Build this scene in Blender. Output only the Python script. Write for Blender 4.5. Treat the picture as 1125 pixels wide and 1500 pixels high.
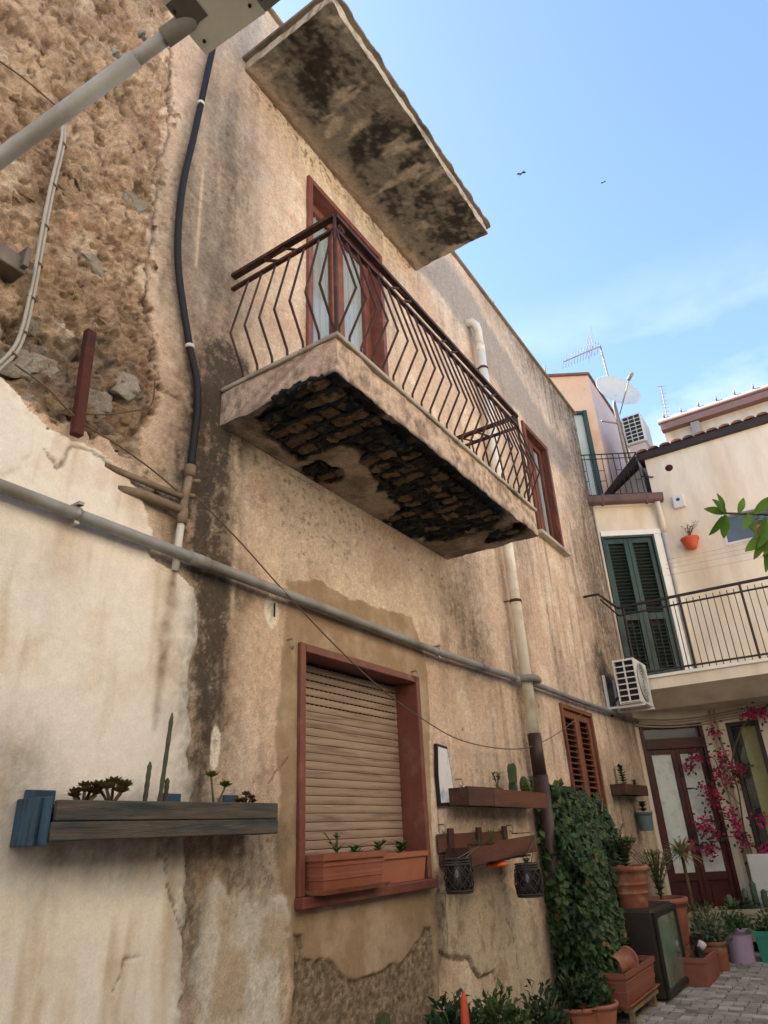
import bpy, bmesh, math, random
import numpy as np
from mathutils import Vector, Matrix
random.seed(7); RNG = np.random.default_rng(7)
SC = bpy.context.scene
for o in list(bpy.data.objects): bpy.data.objects.remove(o)

# ------------------------------------------------------------------ camera
YAW, PITCH, ROLL, FPX = math.radians(57.82), math.radians(25.372), math.radians(-2.852), 1002.25
CAM = Vector((0, -2.6, 1.6))
fw = Vector((math.sin(YAW)*math.cos(PITCH), math.cos(YAW)*math.cos(PITCH), math.sin(PITCH)))
rt = Vector((math.cos(YAW), -math.sin(YAW), 0)); up = rt.cross(fw)
r2 = rt*math.cos(ROLL)+up*math.sin(ROLL); u2 = -rt*math.sin(ROLL)+up*math.cos(ROLL)
cd = bpy.data.cameras.new('camera'); cam = bpy.data.objects.new('camera', cd); SC.collection.objects.link(cam)
cd.sensor_fit = 'VERTICAL'; cd.sensor_height = 36; cd.lens = FPX/1500*36
cd.clip_start = 0.05; cd.clip_end = 2000
cam.matrix_world = Matrix((( r2.x, u2.x, -fw.x, CAM.x), (r2.y, u2.y, -fw.y, CAM.y), (r2.z, u2.z, -fw.z, CAM.z), (0, 0, 0, 1)))
SC.camera = cam

# ------------------------------------------------------------------ sky, sun, exposure
SUN = Vector((-0.07, 1.0, 1.06)).normalized()
EL = math.asin(SUN.z); AZ = math.atan2(SUN.x, SUN.y)
w = bpy.data.worlds.new('World'); SC.world = w; w.use_nodes = True
nt = w.node_tree; nt.nodes.clear()
N = nt.nodes.new; L = nt.links.new
out = N('ShaderNodeOutputWorld'); bg = N('ShaderNodeBackground'); sky = N('ShaderNodeTexSky')
sky.sky_type = 'NISHITA'; sky.sun_disc = False; sky.sun_elevation = EL; sky.sun_rotation = AZ
sky.altitude = 0; sky.air_density = 1.0; sky.dust_density = 0.6; sky.ozone_density = 2.2
bg.inputs['Strength'].default_value = 0.112
# thin fair-weather cloud, thicker towards the horizon
tc = N('ShaderNodeTexCoord'); sep = N('ShaderNodeSeparateXYZ'); L(tc.outputs['Generated'], sep.inputs[0])
mp = N('ShaderNodeMapping'); mp.inputs['Scale'].default_value = (1, 1, 2.6); L(tc.outputs['Generated'], mp.inputs[0])
cn = N('ShaderNodeTexNoise'); cn.inputs['Scale'].default_value = 3.2; cn.inputs['Detail'].default_value = 7; cn.inputs['Roughness'].default_value = .55
L(mp.outputs[0], cn.inputs['Vector'])
cr = N('ShaderNodeMapRange'); cr.inputs[1].default_value = .46; cr.inputs[2].default_value = .70; L(cn.outputs[0], cr.inputs[0])
hz = N('ShaderNodeMapRange'); hz.inputs[1].default_value = .66; hz.inputs[2].default_value = .22; L(sep.outputs[2], hz.inputs[0])
ml = N('ShaderNodeMath'); ml.operation = 'MULTIPLY'; L(cr.outputs[0], ml.inputs[0]); L(hz.outputs[0], ml.inputs[1])
cmx = N('ShaderNodeMix'); cmx.data_type = 'RGBA'; L(ml.outputs[0], cmx.inputs[0]); L(sky.outputs[0], cmx.inputs[6])
cmx.inputs[7].default_value = (5.2, 5.3, 5.5, 1)
L(cmx.outputs[2], bg.inputs['Color']); L(bg.outputs[0], out.inputs[0])
sl = bpy.data.lights.new('sun', 'SUN'); sl.energy = 5.0; sl.angle = math.radians(.53); sl.color = (1, .93, .82)
so = bpy.data.objects.new('sun', sl); SC.collection.objects.link(so); so.rotation_euler = SUN.to_track_quat('Z', 'Y').to_euler(); so.location = (0, 20, 20)
vs = SC.view_settings; vs.view_transform = 'Standard'; vs.look = 'None'; vs.gamma = 1; vs.use_curve_mapping = False
vs.exposure = 1.88

# ------------------------------------------------------------------ helpers
def lin(c):
    return tuple(((v/255)/12.92 if v/255 <= .04045 else ((v/255+.055)/1.055)**2.4) for v in c)
MATS = {}
def mat(name, c, rough=.8, var=.18, vscale=6, bump=.3, bscale=60, metal=0, c2=None, spec=.4, c2scale=2.5, c2lo=.5, c2hi=.65, stretch=(1, 1, 1), trans=0, bdist=.004):
    """procedural Principled: two-tone blotches, fine value noise and bump in object space"""
    if name in MATS: return MATS[name]
    m = bpy.data.materials.new(name); m.use_nodes = True; t = m.node_tree; b = t.nodes['Principled BSDF']
    N = t.nodes.new; L = t.links.new
    tc = N('ShaderNodeTexCoord'); mp = N('ShaderNodeMapping'); mp.inputs['Scale'].default_value = stretch; oi = N('ShaderNodeObjectInfo'); om = N('ShaderNodeMath'); om.operation = 'MULTIPLY'; om.inputs[1].default_value = 31.7; L(oi.outputs['Random'], om.inputs[0])
    va = N('ShaderNodeVectorMath'); va.operation = 'ADD'; L(tc.outputs['Object'], va.inputs[0]); L(om.outputs[0], va.inputs[1]); L(va.outputs[0], mp.inputs[0])
    n1 = N('ShaderNodeTexNoise'); n1.inputs['Scale'].default_value = vscale; n1.inputs['Detail'].default_value = 6; n1.inputs['Roughness'].default_value = .65; L(mp.outputs[0], n1.inputs['Vector'])
    r1 = N('ShaderNodeMapRange'); r1.inputs[1].default_value = .3; r1.inputs[2].default_value = .7; r1.inputs[3].default_value = 1-var; r1.inputs[4].default_value = 1+var; L(n1.outputs[0], r1.inputs[0])
    n2 = N('ShaderNodeTexNoise'); n2.inputs['Scale'].default_value = c2scale; n2.inputs['Detail'].default_value = 8; n2.inputs['Roughness'].default_value = .6; L(mp.outputs[0], n2.inputs['Vector'])
    r2_ = N('ShaderNodeMapRange'); r2_.inputs[1].default_value = c2lo; r2_.inputs[2].default_value = c2hi; L(n2.outputs[0], r2_.inputs[0])
    mx = N('ShaderNodeMix'); mx.data_type = 'RGBA'; L(r2_.outputs[0], mx.inputs[0])
    mx.inputs[6].default_value = lin(c)+(1,); mx.inputs[7].default_value = lin(c2 if c2 else c)+(1,)
    mu = N('ShaderNodeVectorMath'); mu.operation = 'SCALE'; L(mx.outputs[2], mu.inputs[0]); L(r1.outputs[0], mu.inputs['Scale'])
    orr = N('ShaderNodeMapRange'); orr.inputs[3].default_value = 1-var*.6; orr.inputs[4].default_value = 1+var*.6; L(oi.outputs['Random'], orr.inputs[0])
    omm = N('ShaderNodeMath'); omm.operation = 'MULTIPLY'; L(orr.outputs[0], omm.inputs[0]); L(r1.outputs[0], omm.inputs[1]); L(omm.outputs[0], mu.inputs['Scale'])
    L(mu.outputs[0], b.inputs['Base Color'])
    b.inputs['Roughness'].default_value = rough; b.inputs['Metallic'].default_value = metal; b.inputs['Specular IOR Level'].default_value = spec
    n3 = N('ShaderNodeTexNoise'); n3.inputs['Scale'].default_value = bscale; n3.inputs['Detail'].default_value = 4; L(mp.outputs[0], n3.inputs['Vector'])
    bp = N('ShaderNodeBump'); bp.inputs['Strength'].default_value = bump; bp.inputs['Distance'].default_value = bdist; L(n3.outputs[0], bp.inputs['Height']); L(bp.outputs[0], b.inputs['Normal'])
    if trans: 
        tr = N('ShaderNodeBsdfTranslucent'); L(mu.outputs[0], tr.inputs[0]); mxs = N('ShaderNodeMixShader'); mxs.inputs[0].default_value = trans
        L(b.outputs[0], mxs.inputs[1]); L(tr.outputs[0], mxs.inputs[2]); L(mxs.outputs[0], t.nodes['Material Output'].inputs[0])
    MATS[name] = m; return m
def glass_mat():
    if 'pane_glass' in MATS: return MATS['pane_glass']
    m = bpy.data.materials.new('pane_glass'); m.use_nodes = True; t = m.node_tree; t.nodes.clear()
    o = t.nodes.new('ShaderNodeOutputMaterial'); a = t.nodes.new('ShaderNodeBsdfTransparent'); a.inputs[0].default_value = (.95, .97, .97, 1)
    g = t.nodes.new('ShaderNodeBsdfGlossy'); g.inputs['Roughness'].default_value = .04; f = t.nodes.new('ShaderNodeFresnel'); f.inputs[0].default_value = 1.7
    x = t.nodes.new('ShaderNodeMixShader'); ge = t.nodes.new('ShaderNodeNewGeometry'); iv = t.nodes.new('ShaderNodeMath'); iv.operation = 'SUBTRACT'; iv.inputs[0].default_value = 1; t.links.new(ge.outputs['Backfacing'], iv.inputs[1]); pm_ = t.nodes.new('ShaderNodeMath'); pm_.operation = 'MULTIPLY'; t.links.new(f.outputs[0], pm_.inputs[0]); t.links.new(iv.outputs[0], pm_.inputs[1]); t.links.new(pm_.outputs[0], x.inputs[0]); t.links.new(a.outputs[0], x.inputs[1]); t.links.new(g.outputs[0], x.inputs[2]); t.links.new(x.outputs[0], o.inputs[0])
    MATS['pane_glass'] = m; return m
def vcol_mat(name, rough=.9, fine=.30, fscale=110, bump=.7, bdist=.006, coarse=.16, cscale=22):
    """colour comes with the mesh (plaster coats, stains); grain is added here"""
    m = bpy.data.materials.new(name); m.use_nodes = True; t = m.node_tree; b = t.nodes['Principled BSDF']; N = t.nodes.new; L = t.links.new
    at = N('ShaderNodeAttribute'); at.attribute_name = 'coat'; tc = N('ShaderNodeTexCoord')
    n1 = N('ShaderNodeTexNoise'); n1.inputs['Scale'].default_value = fscale; n1.inputs['Detail'].default_value = 5; n1.inputs['Roughness'].default_value = .7; L(tc.outputs['Object'], n1.inputs['Vector'])
    n2 = N('ShaderNodeTexNoise'); n2.inputs['Scale'].default_value = cscale; n2.inputs['Detail'].default_value = 7; n2.inputs['Roughness'].default_value = .7; L(tc.outputs['Object'], n2.inputs['Vector'])
    r1 = N('ShaderNodeMapRange'); r1.inputs[1].default_value = .3; r1.inputs[2].default_value = .7; r1.inputs[3].default_value = 1-fine; r1.inputs[4].default_value = 1+fine; L(n1.outputs[0], r1.inputs[0])
    r2_ = N('ShaderNodeMapRange'); r2_.inputs[1].default_value = .3; r2_.inputs[2].default_value = .7; r2_.inputs[3].default_value = 1-coarse; r2_.inputs[4].default_value = 1+coarse; L(n2.outputs[0], r2_.inputs[0])
    m1 = N('ShaderNodeMath'); m1.operation = 'MULTIPLY'; L(r1.outputs[0], m1.inputs[0]); L(r2_.outputs[0], m1.inputs[1])
    mu = N('ShaderNodeVectorMath'); mu.operation = 'SCALE'; L(at.outputs['Color'], mu.inputs[0]); L(m1.outputs[0], mu.inputs['Scale']); L(mu.outputs[0], b.inputs['Base Color'])
    b.inputs['Roughness'].default_value = rough; b.inputs['Specular IOR Level'].default_value = .2
    ad = N('ShaderNodeMath'); ad.operation = 'ADD'; L(n1.outputs[0], ad.inputs[0]); L(n2.outputs[0], ad.inputs[1])
    bp = N('ShaderNodeBump'); bp.inputs['Strength'].default_value = bump; bp.inputs['Distance'].default_value = bdist; L(ad.outputs[0], bp.inputs['Height']); L(bp.outputs[0], b.inputs['Normal'])
    ms = N('ShaderNodeMath'); ms.operation = 'MULTIPLY'; ms.inputs[1].default_value = bump; L(at.outputs['Alpha'], ms.inputs[0]); L(ms.outputs[0], bp.inputs['Strength'])
    ma = N('ShaderNodeMapRange'); ma.clamp = True; ma.inputs[1].default_value = 0; ma.inputs[2].default_value = 1; ma.inputs[3].default_value = 1; L(at.outputs['Alpha'], ma.inputs[0]); L(m1.outputs[0], ma.inputs[4]); L(ma.outputs[0], mu.inputs['Scale'])
    MATS[name] = m; return m

POS = {}
def wpos(p): return POS.get(p.name, Vector((0, 0, 0))) if p else Vector((0, 0, 0))
def tag(o, label=None, cat=None, group=None, kind=None):
    if label: o['label'] = label
    if cat: o['category'] = cat
    if group: o['group'] = group
    if kind: o['kind'] = kind
    return o
def thing(name, label, cat, loc=(0, 0, 0), group=None):
    o = bpy.data.objects.new(name, None); SC.collection.objects.link(o); o.location = loc; o.empty_display_size = .1
    POS[o.name] = Vector(loc); return tag(o, label, cat, group)
def link(name, me, m, parent=None, loc=None, rot=None, scale=None):
    o = bpy.data.objects.new(name, me); SC.collection.objects.link(o)
    if m and not me.materials: me.materials.append(m)
    if parent: o.parent = parent
    if loc is not None: o.location = Vector(loc)-wpos(parent)
    if rot is not None: o.rotation_euler = rot
    if scale is not None: o.scale = scale
    POS[o.name] = Vector(loc) if loc is not None else wpos(parent)
    return o
class MB:
    """collects boxes, tubes, lathes; world coordinates in, one mesh out"""
    def __init__(s): s.v = []; s.f = []; s.sm = []
    def add(s, v, f, smooth=False):
        k = len(s.v); s.v += [tuple(p) for p in v]; s.f += [tuple(i+k for i in q) for q in f]; s.sm += [smooth]*len(f); return s
    def box(s, a, b, bev=0, M=None):
        x0, y0, z0 = a; x1, y1, z1 = b
        x0, x1 = min(x0, x1), max(x0, x1); y0, y1 = min(y0, y1), max(y0, y1); z0, z1 = min(z0, z1), max(z0, z1)
        if bev <= 0:
            v = [(x, y, z) for z in (z0, z1) for y in (y0, y1) for x in (x0, x1)]
            f = [(0, 2, 3, 1), (4, 5, 7, 6), (0, 1, 5, 4), (2, 6, 7, 3), (0, 4, 6, 2), (1, 3, 7, 5)]
        else:
            bm = bmesh.new(); bmesh.ops.create_cube(bm, size=1)
            for q in bm.verts: q.co = Vector(((x0+x1)/2+q.co.x*(x1-x0), (y0+y1)/2+q.co.y*(y1-y0), (z0+z1)/2+q.co.z*(z1-z0)))
            bmesh.ops.bevel(bm, geom=bm.edges[:], offset=bev, segments=1, affect='EDGES', profile=.5)
            bm.verts.index_update(); v = [tuple(q.co) for q in bm.verts]; f = [tuple(q.index for q in p.verts) for p in bm.faces]; bm.free()
        if M is not None: v = [tuple(M @ Vector(p)) for p in v]
        return s.add(v, f)
    def tube(s, pts, r, n=8, cap=True, smooth=True, rs=None):
        pts = [Vector(p) for p in pts]; v = []; f = []; k = len(pts)
        t0 = (pts[1]-pts[0]).normalized(); ref = Vector((0, 0, 1)) if abs(t0.z) < .9 else Vector((1, 0, 0)); u = t0.cross(ref).normalized()
        for i, p in enumerate(pts):
            a = (pts[i]-pts[i-1]).normalized() if i else t0; b = (pts[i+1]-pts[i]).normalized() if i < k-1 else a
            t = (a+b).normalized() if (a+b).length > 1e-6 else a
            u = (u-t*u.dot(t)).normalized(); w_ = t.cross(u); rr = rs[i] if rs else r
            st = 1/max(.5, math.cos(a.angle(b)/2)) if i and i < k-1 and (a.length and b.length) else 1
            for j in range(n):
                an = 2*math.pi*j/n+math.pi/n; v.append(p+(u*math.cos(an)+w_*math.sin(an))*rr*st)
        for i in range(k-1):
            for j in range(n): f.append((i*n+j, i*n+(j+1) % n, (i+1)*n+(j+1) % n, (i+1)*n+j))
        if cap: f += [tuple(reversed(range(n))), tuple(range((k-1)*n, k*n))]
        return s.add(v, f, smooth)
    def lathe(s, prof, c, n=24, smooth=True, axis=None, close=True):
        v = []; f = []; c = Vector(c); q = Vector((0, 0, 1)).rotation_difference(Vector(axis)) if axis else None
        for r, z in prof:
            for j in range(n):
                a = 2*math.pi*j/n; p = Vector((r*math.cos(a), r*math.sin(a), z)); v.append(c+(q @ p if q else p))
        for i in range(len(prof)-1):
            for j in range(n): f.append((i*n+j, i*n+(j+1) % n, (i+1)*n+(j+1) % n, (i+1)*n+j))
        if close: f += [tuple(reversed(range(n))), tuple(range((len(prof)-1)*n, len(prof)*n))]
        return s.add(v, f, smooth)
    def prism(s, poly, d):
        """poly: closed 3D loop, extruded by vector d"""
        k = len(poly); d = Vector(d); v = [Vector(p) for p in poly]; v += [p+d for p in v]
        f = [tuple(reversed(range(k))), tuple(range(k, 2*k))]+[(i, (i+1) % k, k+(i+1) % k, k+i) for i in range(k)]
        return s.add(v, f)
    def leaf(s, p, d, nrm, l, w_, fold=.25, curl=.0):
        d = Vector(d).normalized(); nrm = Vector(nrm); sd = d.cross(nrm)
        if sd.length < 1e-4: sd = d.orthogonal()
        sd.normalize(); nn = sd.cross(d).normalized(); p = Vector(p)
        m = p+d*l*.5+nn*l*curl; e = p+d*l-nn*l*curl*.5
        a = p+d*l*.45+sd*w_*.5+nn*w_*fold; b = p+d*l*.45-sd*w_*.5+nn*w_*fold
        return s.add([p, a, e, b, m], [(0, 4, 1), (1, 4, 2), (0, 3, 4), (3, 2, 4)])
    def blade(s, p, d, nrm, l, w_, bend=.15, n=6):
        """lance-shaped leaf with a folded midrib and a drooping tip"""
        d = Vector(d).normalized(); sd = d.cross(Vector(nrm)).normalized(); nn = sd.cross(d).normalized(); p = Vector(p); v = []
        for i in range(n+1):
            u = i/n; c = p+d*l*u-nn*l*bend*u*u; ww = w_*.5*math.sin(math.pi*min(1, u*.93+.05))**.8; v += [c+sd*ww+nn*ww*.35, c, c-sd*ww+nn*ww*.35]
        f = []
        for i in range(n): f += [(3*i, 3*i+3, 3*i+4, 3*i+1), (3*i+1, 3*i+4, 3*i+5, 3*i+2)]
        return s.add(v, f, True)
    def mesh(s, name, org=(0, 0, 0)):
        me = bpy.data.meshes.new(name); o = Vector(org); me.from_pydata([tuple(Vector(p)-o) for p in s.v], [], s.f)
        if any(s.sm): me.polygons.foreach_set('use_smooth', s.sm)
        me.update(); return me
    def build(s, name, m, parent=None, org=None):
        """org: world point used as the object's origin (default: parent's origin, or the base centre)"""
        if org is None:
            if parent: org = wpos(parent)
            else:
                a = np.array(s.v); org = ((a[:, 0].min()+a[:, 0].max())/2, (a[:, 1].min()+a[:, 1].max())/2, a[:, 2].min())
        return link(name, s.mesh(name, org), m, parent, org)
def smooth_path(pts, n=6):
    """Catmull-Rom through points"""
    P_ = [Vector(p) for p in pts]; P_ = [P_[0]*2-P_[1]]+P_+[P_[-1]*2-P_[-2]]; r = []
    for i in range(1, len(P_)-2):
        a, b, c, d = P_[i-1:i+3]
        for k in range(n):
            t = k/n; r.append(.5*((2*b)+(c-a)*t+(2*a-5*b+4*c-d)*t*t+(3*b-a-3*c+d)*t**3))
    r.append(P_[-2]); return r
# numpy noise
def _h(ix, iz, s):
    n = (ix.astype(np.int64)*374761393+iz.astype(np.int64)*668265263+s*1442695041) & 0xffffffff
    n = ((n ^ (n >> 13))*1274126177) & 0xffffffff; n = n ^ (n >> 16); return (n & 0xffff)/65535.0
def vnoise(x, z, s=0):
    ix = np.floor(x); iz = np.floor(z); u = x-ix; v = z-iz; u = u*u*u*(u*(u*6-15)+10); v = v*v*v*(v*(v*6-15)+10)
    a = _h(ix, iz, s); b = _h(ix+1, iz, s); c = _h(ix, iz+1, s); d = _h(ix+1, iz+1, s)
    return (a+(b-a)*u)*(1-v)+(c+(d-c)*u)*v
def fbm(x, z, f, o=4, s=0, g=.5):
    t = np.zeros_like(x); a = 1; n = 0
    for k in range(o):
        c, q = math.cos(.6*k+.3), math.sin(.6*k+.3); t += a*vnoise((x*c-z*q)*f+17.3*k, (x*q+z*c)*f+5.1*k, s+k); n += a; a *= g; f *= 2.03
    return t/n*2-1
def worley(x, z, f, s=0):
    x = x*f; z = z*f; ix = np.floor(x); iz = np.floor(z); d1 = np.full_like(x, 9.); d2 = np.full_like(x, 9.); idv = np.zeros_like(x)
    for i in (-1, 0, 1):
        for j in (-1, 0, 1):
            cx = ix+i; cz = iz+j; h1 = _h(cx, cz, s); d = np.hypot(cx+h1-x, cz+_h(cx, cz, s+9)-z)
            nw = d < d1; d2 = np.where(nw, d1, np.minimum(d2, d)); idv = np.where(nw, h1, idv); d1 = np.where(nw, d, d1)
    return d1, d2, idv
def sdist(x, z, poly):
    """signed distance to polygon, positive inside"""
    d = np.full_like(x, 1e9); ins = np.zeros(x.shape, bool); k = len(poly)
    for i in range(k):
        ax, az = poly[i]; bx, bz = poly[(i+1) % k]; ex, ez = bx-ax, bz-az
        t = np.clip(((x-ax)*ex+(z-az)*ez)/(ex*ex+ez*ez+1e-12), 0, 1); d = np.minimum(d, np.hypot(x-ax-t*ex, z-az-t*ez))
        c = ((az > z) != (bz > z)) & (x < (bx-ax)*(z-az)/((bz-az) if bz != az else 1e-12)+ax); ins ^= c
    return np.where(ins, d, -d)
def ldist(x, z, pts):
    d = np.full_like(x, 1e9); tt = np.zeros_like(x); k = len(pts)-1
    for i in range(k):
        ax, az = pts[i]; bx, bz = pts[i+1]; ex, ez = bx-ax, bz-az
        t = np.clip(((x-ax)*ex+(z-az)*ez)/(ex*ex+ez*ez+1e-12), 0, 1); q = np.hypot(x-ax-t*ex, z-az-t*ez)
        tt = np.where(q < d, (i+t)/k, tt); d = np.minimum(d, q)
    return d, tt
def sstep(a, b, v):
    t = np.clip((v-a)/(b-a), 0, 1); return t*t*(3-2*t)

# ================================================================== the setting: ground
G = 0.15
g = MB(); g.add([(-300, -300, G-.03), (300, -300, G-.03), (300, 300, G-.03), (-300, 300, G-.03)], [(0, 1, 2, 3)])
tag(g.build('ground', mat('earth_joint', (92, 84, 72), .95, .3, 9, .6, 40), org=(0, 0, G-.03)), kind='structure')

# ================================================================== the old wall: rubble house + stucco house
ROOF = 8.3
XE = 10.70
OPEN = dict(W1=(3.13, 4.41, 1.36, 2.62), D1=(3.20, 4.24, 4.06, 6.70), W2=(7.80, 8.60, 4.98, 6.58), S1=(7.60, 8.57, 1.30, 2.80))
def axis(segs, extra):
    a = np.concatenate([np.arange(p, q-1e-6, st) for p, q, st in segs]+[[segs[-1][1]]])
    for e in extra: a = a[np.abs(a-e) > .004]
    return np.unique(np.round(np.concatenate([a, extra]), 5))
gx = axis([(-.6, .4, .05), (.4, 5.2, .0105), (5.2, XE, .022)], [v for o in OPEN.values() for v in o[:2]])
gz = axis([(0., .6, .04), (.6, 5.0, .0105), (5.0, ROOF, .015)], [v for o in OPEN.values() for v in o[2:]])
WX, WZ = np.meshgrid(gx, gz); x = WX.ravel(); z = WZ.ravel()
wob = fbm(x, z, 9, 4, 3); wob2 = fbm(x, z, 2.2, 4, 11); fineN = fbm(x, z, 38, 3, 21); big = fbm(x, z, .9, 4, 31)
def poly(p, amp=.045, amp2=.04): return sdist(x, z, p)+wob*amp+wob2*amp2+fineN*amp*.3
# traced coats of plaster, in metres along the wall and up
SEAM = [(1.6,7.426),(1.675,6.707),(1.71,6.3),(1.767,5.948),(1.751,5.599),(1.737,5.365),(1.752,4.943),(1.748,4.668),(1.756,4.418),(1.818,4.22),(1.911,3.953),(1.944,3.792),(1.904,3.599),(1.891,3.428),(1.918,3.282),(2.035,3.173),(2.119,3.127),(2.153,2.986)]
P_RUB = [(-3, 12.0)]+SEAM[:17]+[(1.81,3.293),(1.649,3.333),(1.535,3.316),(1.373,3.308),(1.25,3.368),(1.131,3.434),(0.792,3.499)]+[(-3, 4.2)]
P_PIT = [(1.078,3.7),(1.244,3.837),(1.423,3.817),(1.561,3.908),(1.726,3.905),(1.867,3.903),(1.903,3.683),(1.851,3.449),(1.87,3.3),(1.651,3.316),(1.538,3.336),(1.316,3.44),(1.127,3.456)]
P_CREAM = [(-3, 4.2)]+[(0.792,3.499),(1.131,3.434),(1.25,3.368),(1.373,3.308),(1.535,3.316),(1.654,3.298),(1.794,3.267),(1.919,3.148),(1.975,2.965),(1.97,2.874),(2.108,2.832),(2.221,2.762),(2.285,2.656),(2.289,2.482),(2.262,2.36),(2.288,2.186),(2.291,2.002),(2.325,1.826),(2.316,1.602),(2.349,1.363),(2.35,1.14),(2.393,0.812)]+[(-3, -2)]
P_WHITE = [(-3, 4.15)]+[(0.812,3.412),(1.146,3.362),(1.242,3.328),(1.328,3.233),(1.36,3.162),(1.282,3.044),(1.225,2.963),(0.901,3.023)]+[(-3, 3.4)]
P_LOW = [(2.466,0.795),(2.427,1.356),(2.54,1.467),(2.664,1.383),(2.789,1.356),(2.987,1.327),(3.022,1.154),(2.977,0.993),(2.959,0.684)]
P_BROWN = [(2.987,0.677),(3.062,0.979),(2.998,1.303),(2.943,1.58),(2.972,1.84),(2.91,2.077),(2.955,2.411),(2.959,2.687),(2.966,2.896),(2.974,3.036),(3.322,3.141),(3.543,3.096),(3.825,3.098),(4.135,3.116),(4.447,3.123),(4.532,2.978),(4.623,2.729),(4.581,2.151),(4.53,1.484),(4.545,1.159),(4.52,0.894),(4.417,0.354)]
P_ROUGH = [(3.035,0.666),(3.088,0.975),(3.073,1.183),(3.153,1.167),(3.16,1.073),(3.236,1.033),(3.303,1.044),(3.396,1.016),(3.477,0.943),(3.612,0.898),(3.697,0.909),(3.906,0.93),(4.053,0.923),(4.175,0.969),(4.294,1.004),(4.353,1.064),(4.438,1.054),(4.445,0.867),(4.417,0.354)]
P_PALE = [(4.545,1.159),(4.645,1.312),(5.063,1.24),(5.661,1.243),(6.142,1.011),(6.272,0.561),(6.121,-0.031),(5.561,0.095),(5.399,0.545),(5.29,0.698),(5.073,0.714),(4.911,0.833),(4.726,0.897),(4.593,0.891),(4.535,0.929)]
P_GREY = [(5.176,7.278),(5.819,8.088),(6.547,7.998),(7.225,7.775),(8.075,7.471),(8.907,7.195),(9.964,7.103),(9.552,6.497),(8.626,6.489),(7.938,6.697),(7.166,6.776),(6.509,6.969),(5.845,7.254)]
P_UNDER = [(2.54,3.828),(4.952,3.721),(4.975,3.271),(4.775,2.888),(4.427,3.119),(3.825,3.108),(3.543,3.106),(3.322,3.146),(2.974,3.045),(2.858,3.213),(2.585,3.125)]
ed = .006
def hard(s, e=ed): return sstep(-e, e, s)
mrub = hard(poly(P_RUB, .10, .05)+.05*fbm(x, z, 30, 2, 97), .008); spit = poly(P_PIT, .06, .05); mpit = sstep(-.05, .06, spit)*mrub
scr = poly(P_CREAM, .035, .03); mcream = hard(scr); mwhite = hard(poly(P_WHITE, .05, .03))*mcream
slow = poly(P_LOW, .05, .05); mlow = hard(slow, .02); sbr = poly(P_BROWN, .022, .03); mbrown = hard(sbr)
srg = poly(P_ROUGH, .016, .012); mrough = hard(srg)*(1-mcream); spl = poly(P_PALE, .03, .03); mpale = hard(spl, .012)
mgrey = sstep(-.12, .1, poly(P_GREY, .1, .09)); munder = sstep(-.2, .15, poly(P_UNDER, .1, .1))
def C_(c): return np.array(lin(c))[None, :]
def mix(a, b, m): return a*(1-m[:, None])+b*m[:, None]
n4 = fbm(x, z, 4.5, 5, 41, .6); n12 = fbm(x, z, 14, 4, 51, .6); streak = fbm(x*1.0, z*.10, 9, 4, 61, .6); str2 = fbm(x, z*.13, 22, 3, 67, .6)
# peach stucco
col = mix(C_((206, 174, 140)), C_((224, 200, 168)), sstep(-.35, .45, n4+big*.6))
col = mix(col, C_((178, 142, 110)), sstep(.12, .6, n12*.6+streak*.7)*.5)
col = mix(col, C_((224, 200, 168)), munder*sstep(-.5, .3, n4)*.75)
col = mix(col, C_((208, 156, 120)), sstep(.1, .5, big+n4*.3)*sstep(4.6, 5.4, x)*.4)
col = mix(col, C_((150, 136, 116)), sstep(-.15, .55, big*.8+streak*.55+n4*.35)*.55*(1-munder*.7))
col = mix(col, C_((150, 138, 122)), np.exp(-((x-2.25-.12*wob2)/.42)**2)*sstep(4.0, 5.0, z)*np.clip(.75+n4*.5+streak*.4, 0, 1)*.75)
col = mix(col, C_((156, 142, 126)), mgrey*.85)
# pitted lumps where the render has lost its skin, under the canopy and along the rubble
pitz = np.exp(-((ldist(x, z, [(2.549,7.151),(3.069,7.067),(3.889,7.193),(4.902,7.185)])[0])/.22)**2)
dots = sstep(.12, .4, fbm(x, z, 30, 3, 77))
col = mix(col, C_((112, 92, 58)), pitz*dots*.8)
# render round the window and the stipple coat beneath
col = mix(col, mix(C_((158, 128, 90)), C_((178, 152, 116)), sstep(-.3, .5, n4+streak*.3)), mbrown)
col = mix(col, mix(C_((124, 104, 76)), C_((158, 138, 106)), sstep(-.3, .3, fbm(x, z, 45, 3, 83))), mrough)
col = mix(col, mix(C_((196, 176, 142)), C_((172, 148, 112)), sstep(0, .6, n12+streak*.6)), mpale)
col = mix(col, mix(C_((206, 198, 180)), C_((186, 166, 134)), sstep(0, .5, n4+streak*.6)), mlow)
# cream coat
cc = mix(C_((234, 227, 211)), C_((222, 206, 180)), sstep(-.05, .5, big+n4*.5+streak*.25))
cc = mix(cc, C_((206, 172, 136)), sstep(.2, .0, np.abs(z-3.35)/2.2)*sstep(-.1, .5, n4+streak*.5)*sstep(2.7, 3.0, z)*.6)
cc = mix(cc, C_((196, 180, 150)), sstep(.15, .6, streak+n4*.3)*.5)
cc = mix(cc, C_((196, 168, 120)), sstep(1.75, 1.2, z)*sstep(-.3, .4, streak+big)*.55)
col = mix(col, cc, mcream); col = mix(col, C_((228, 224, 210)), mwhite*.9)
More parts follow.
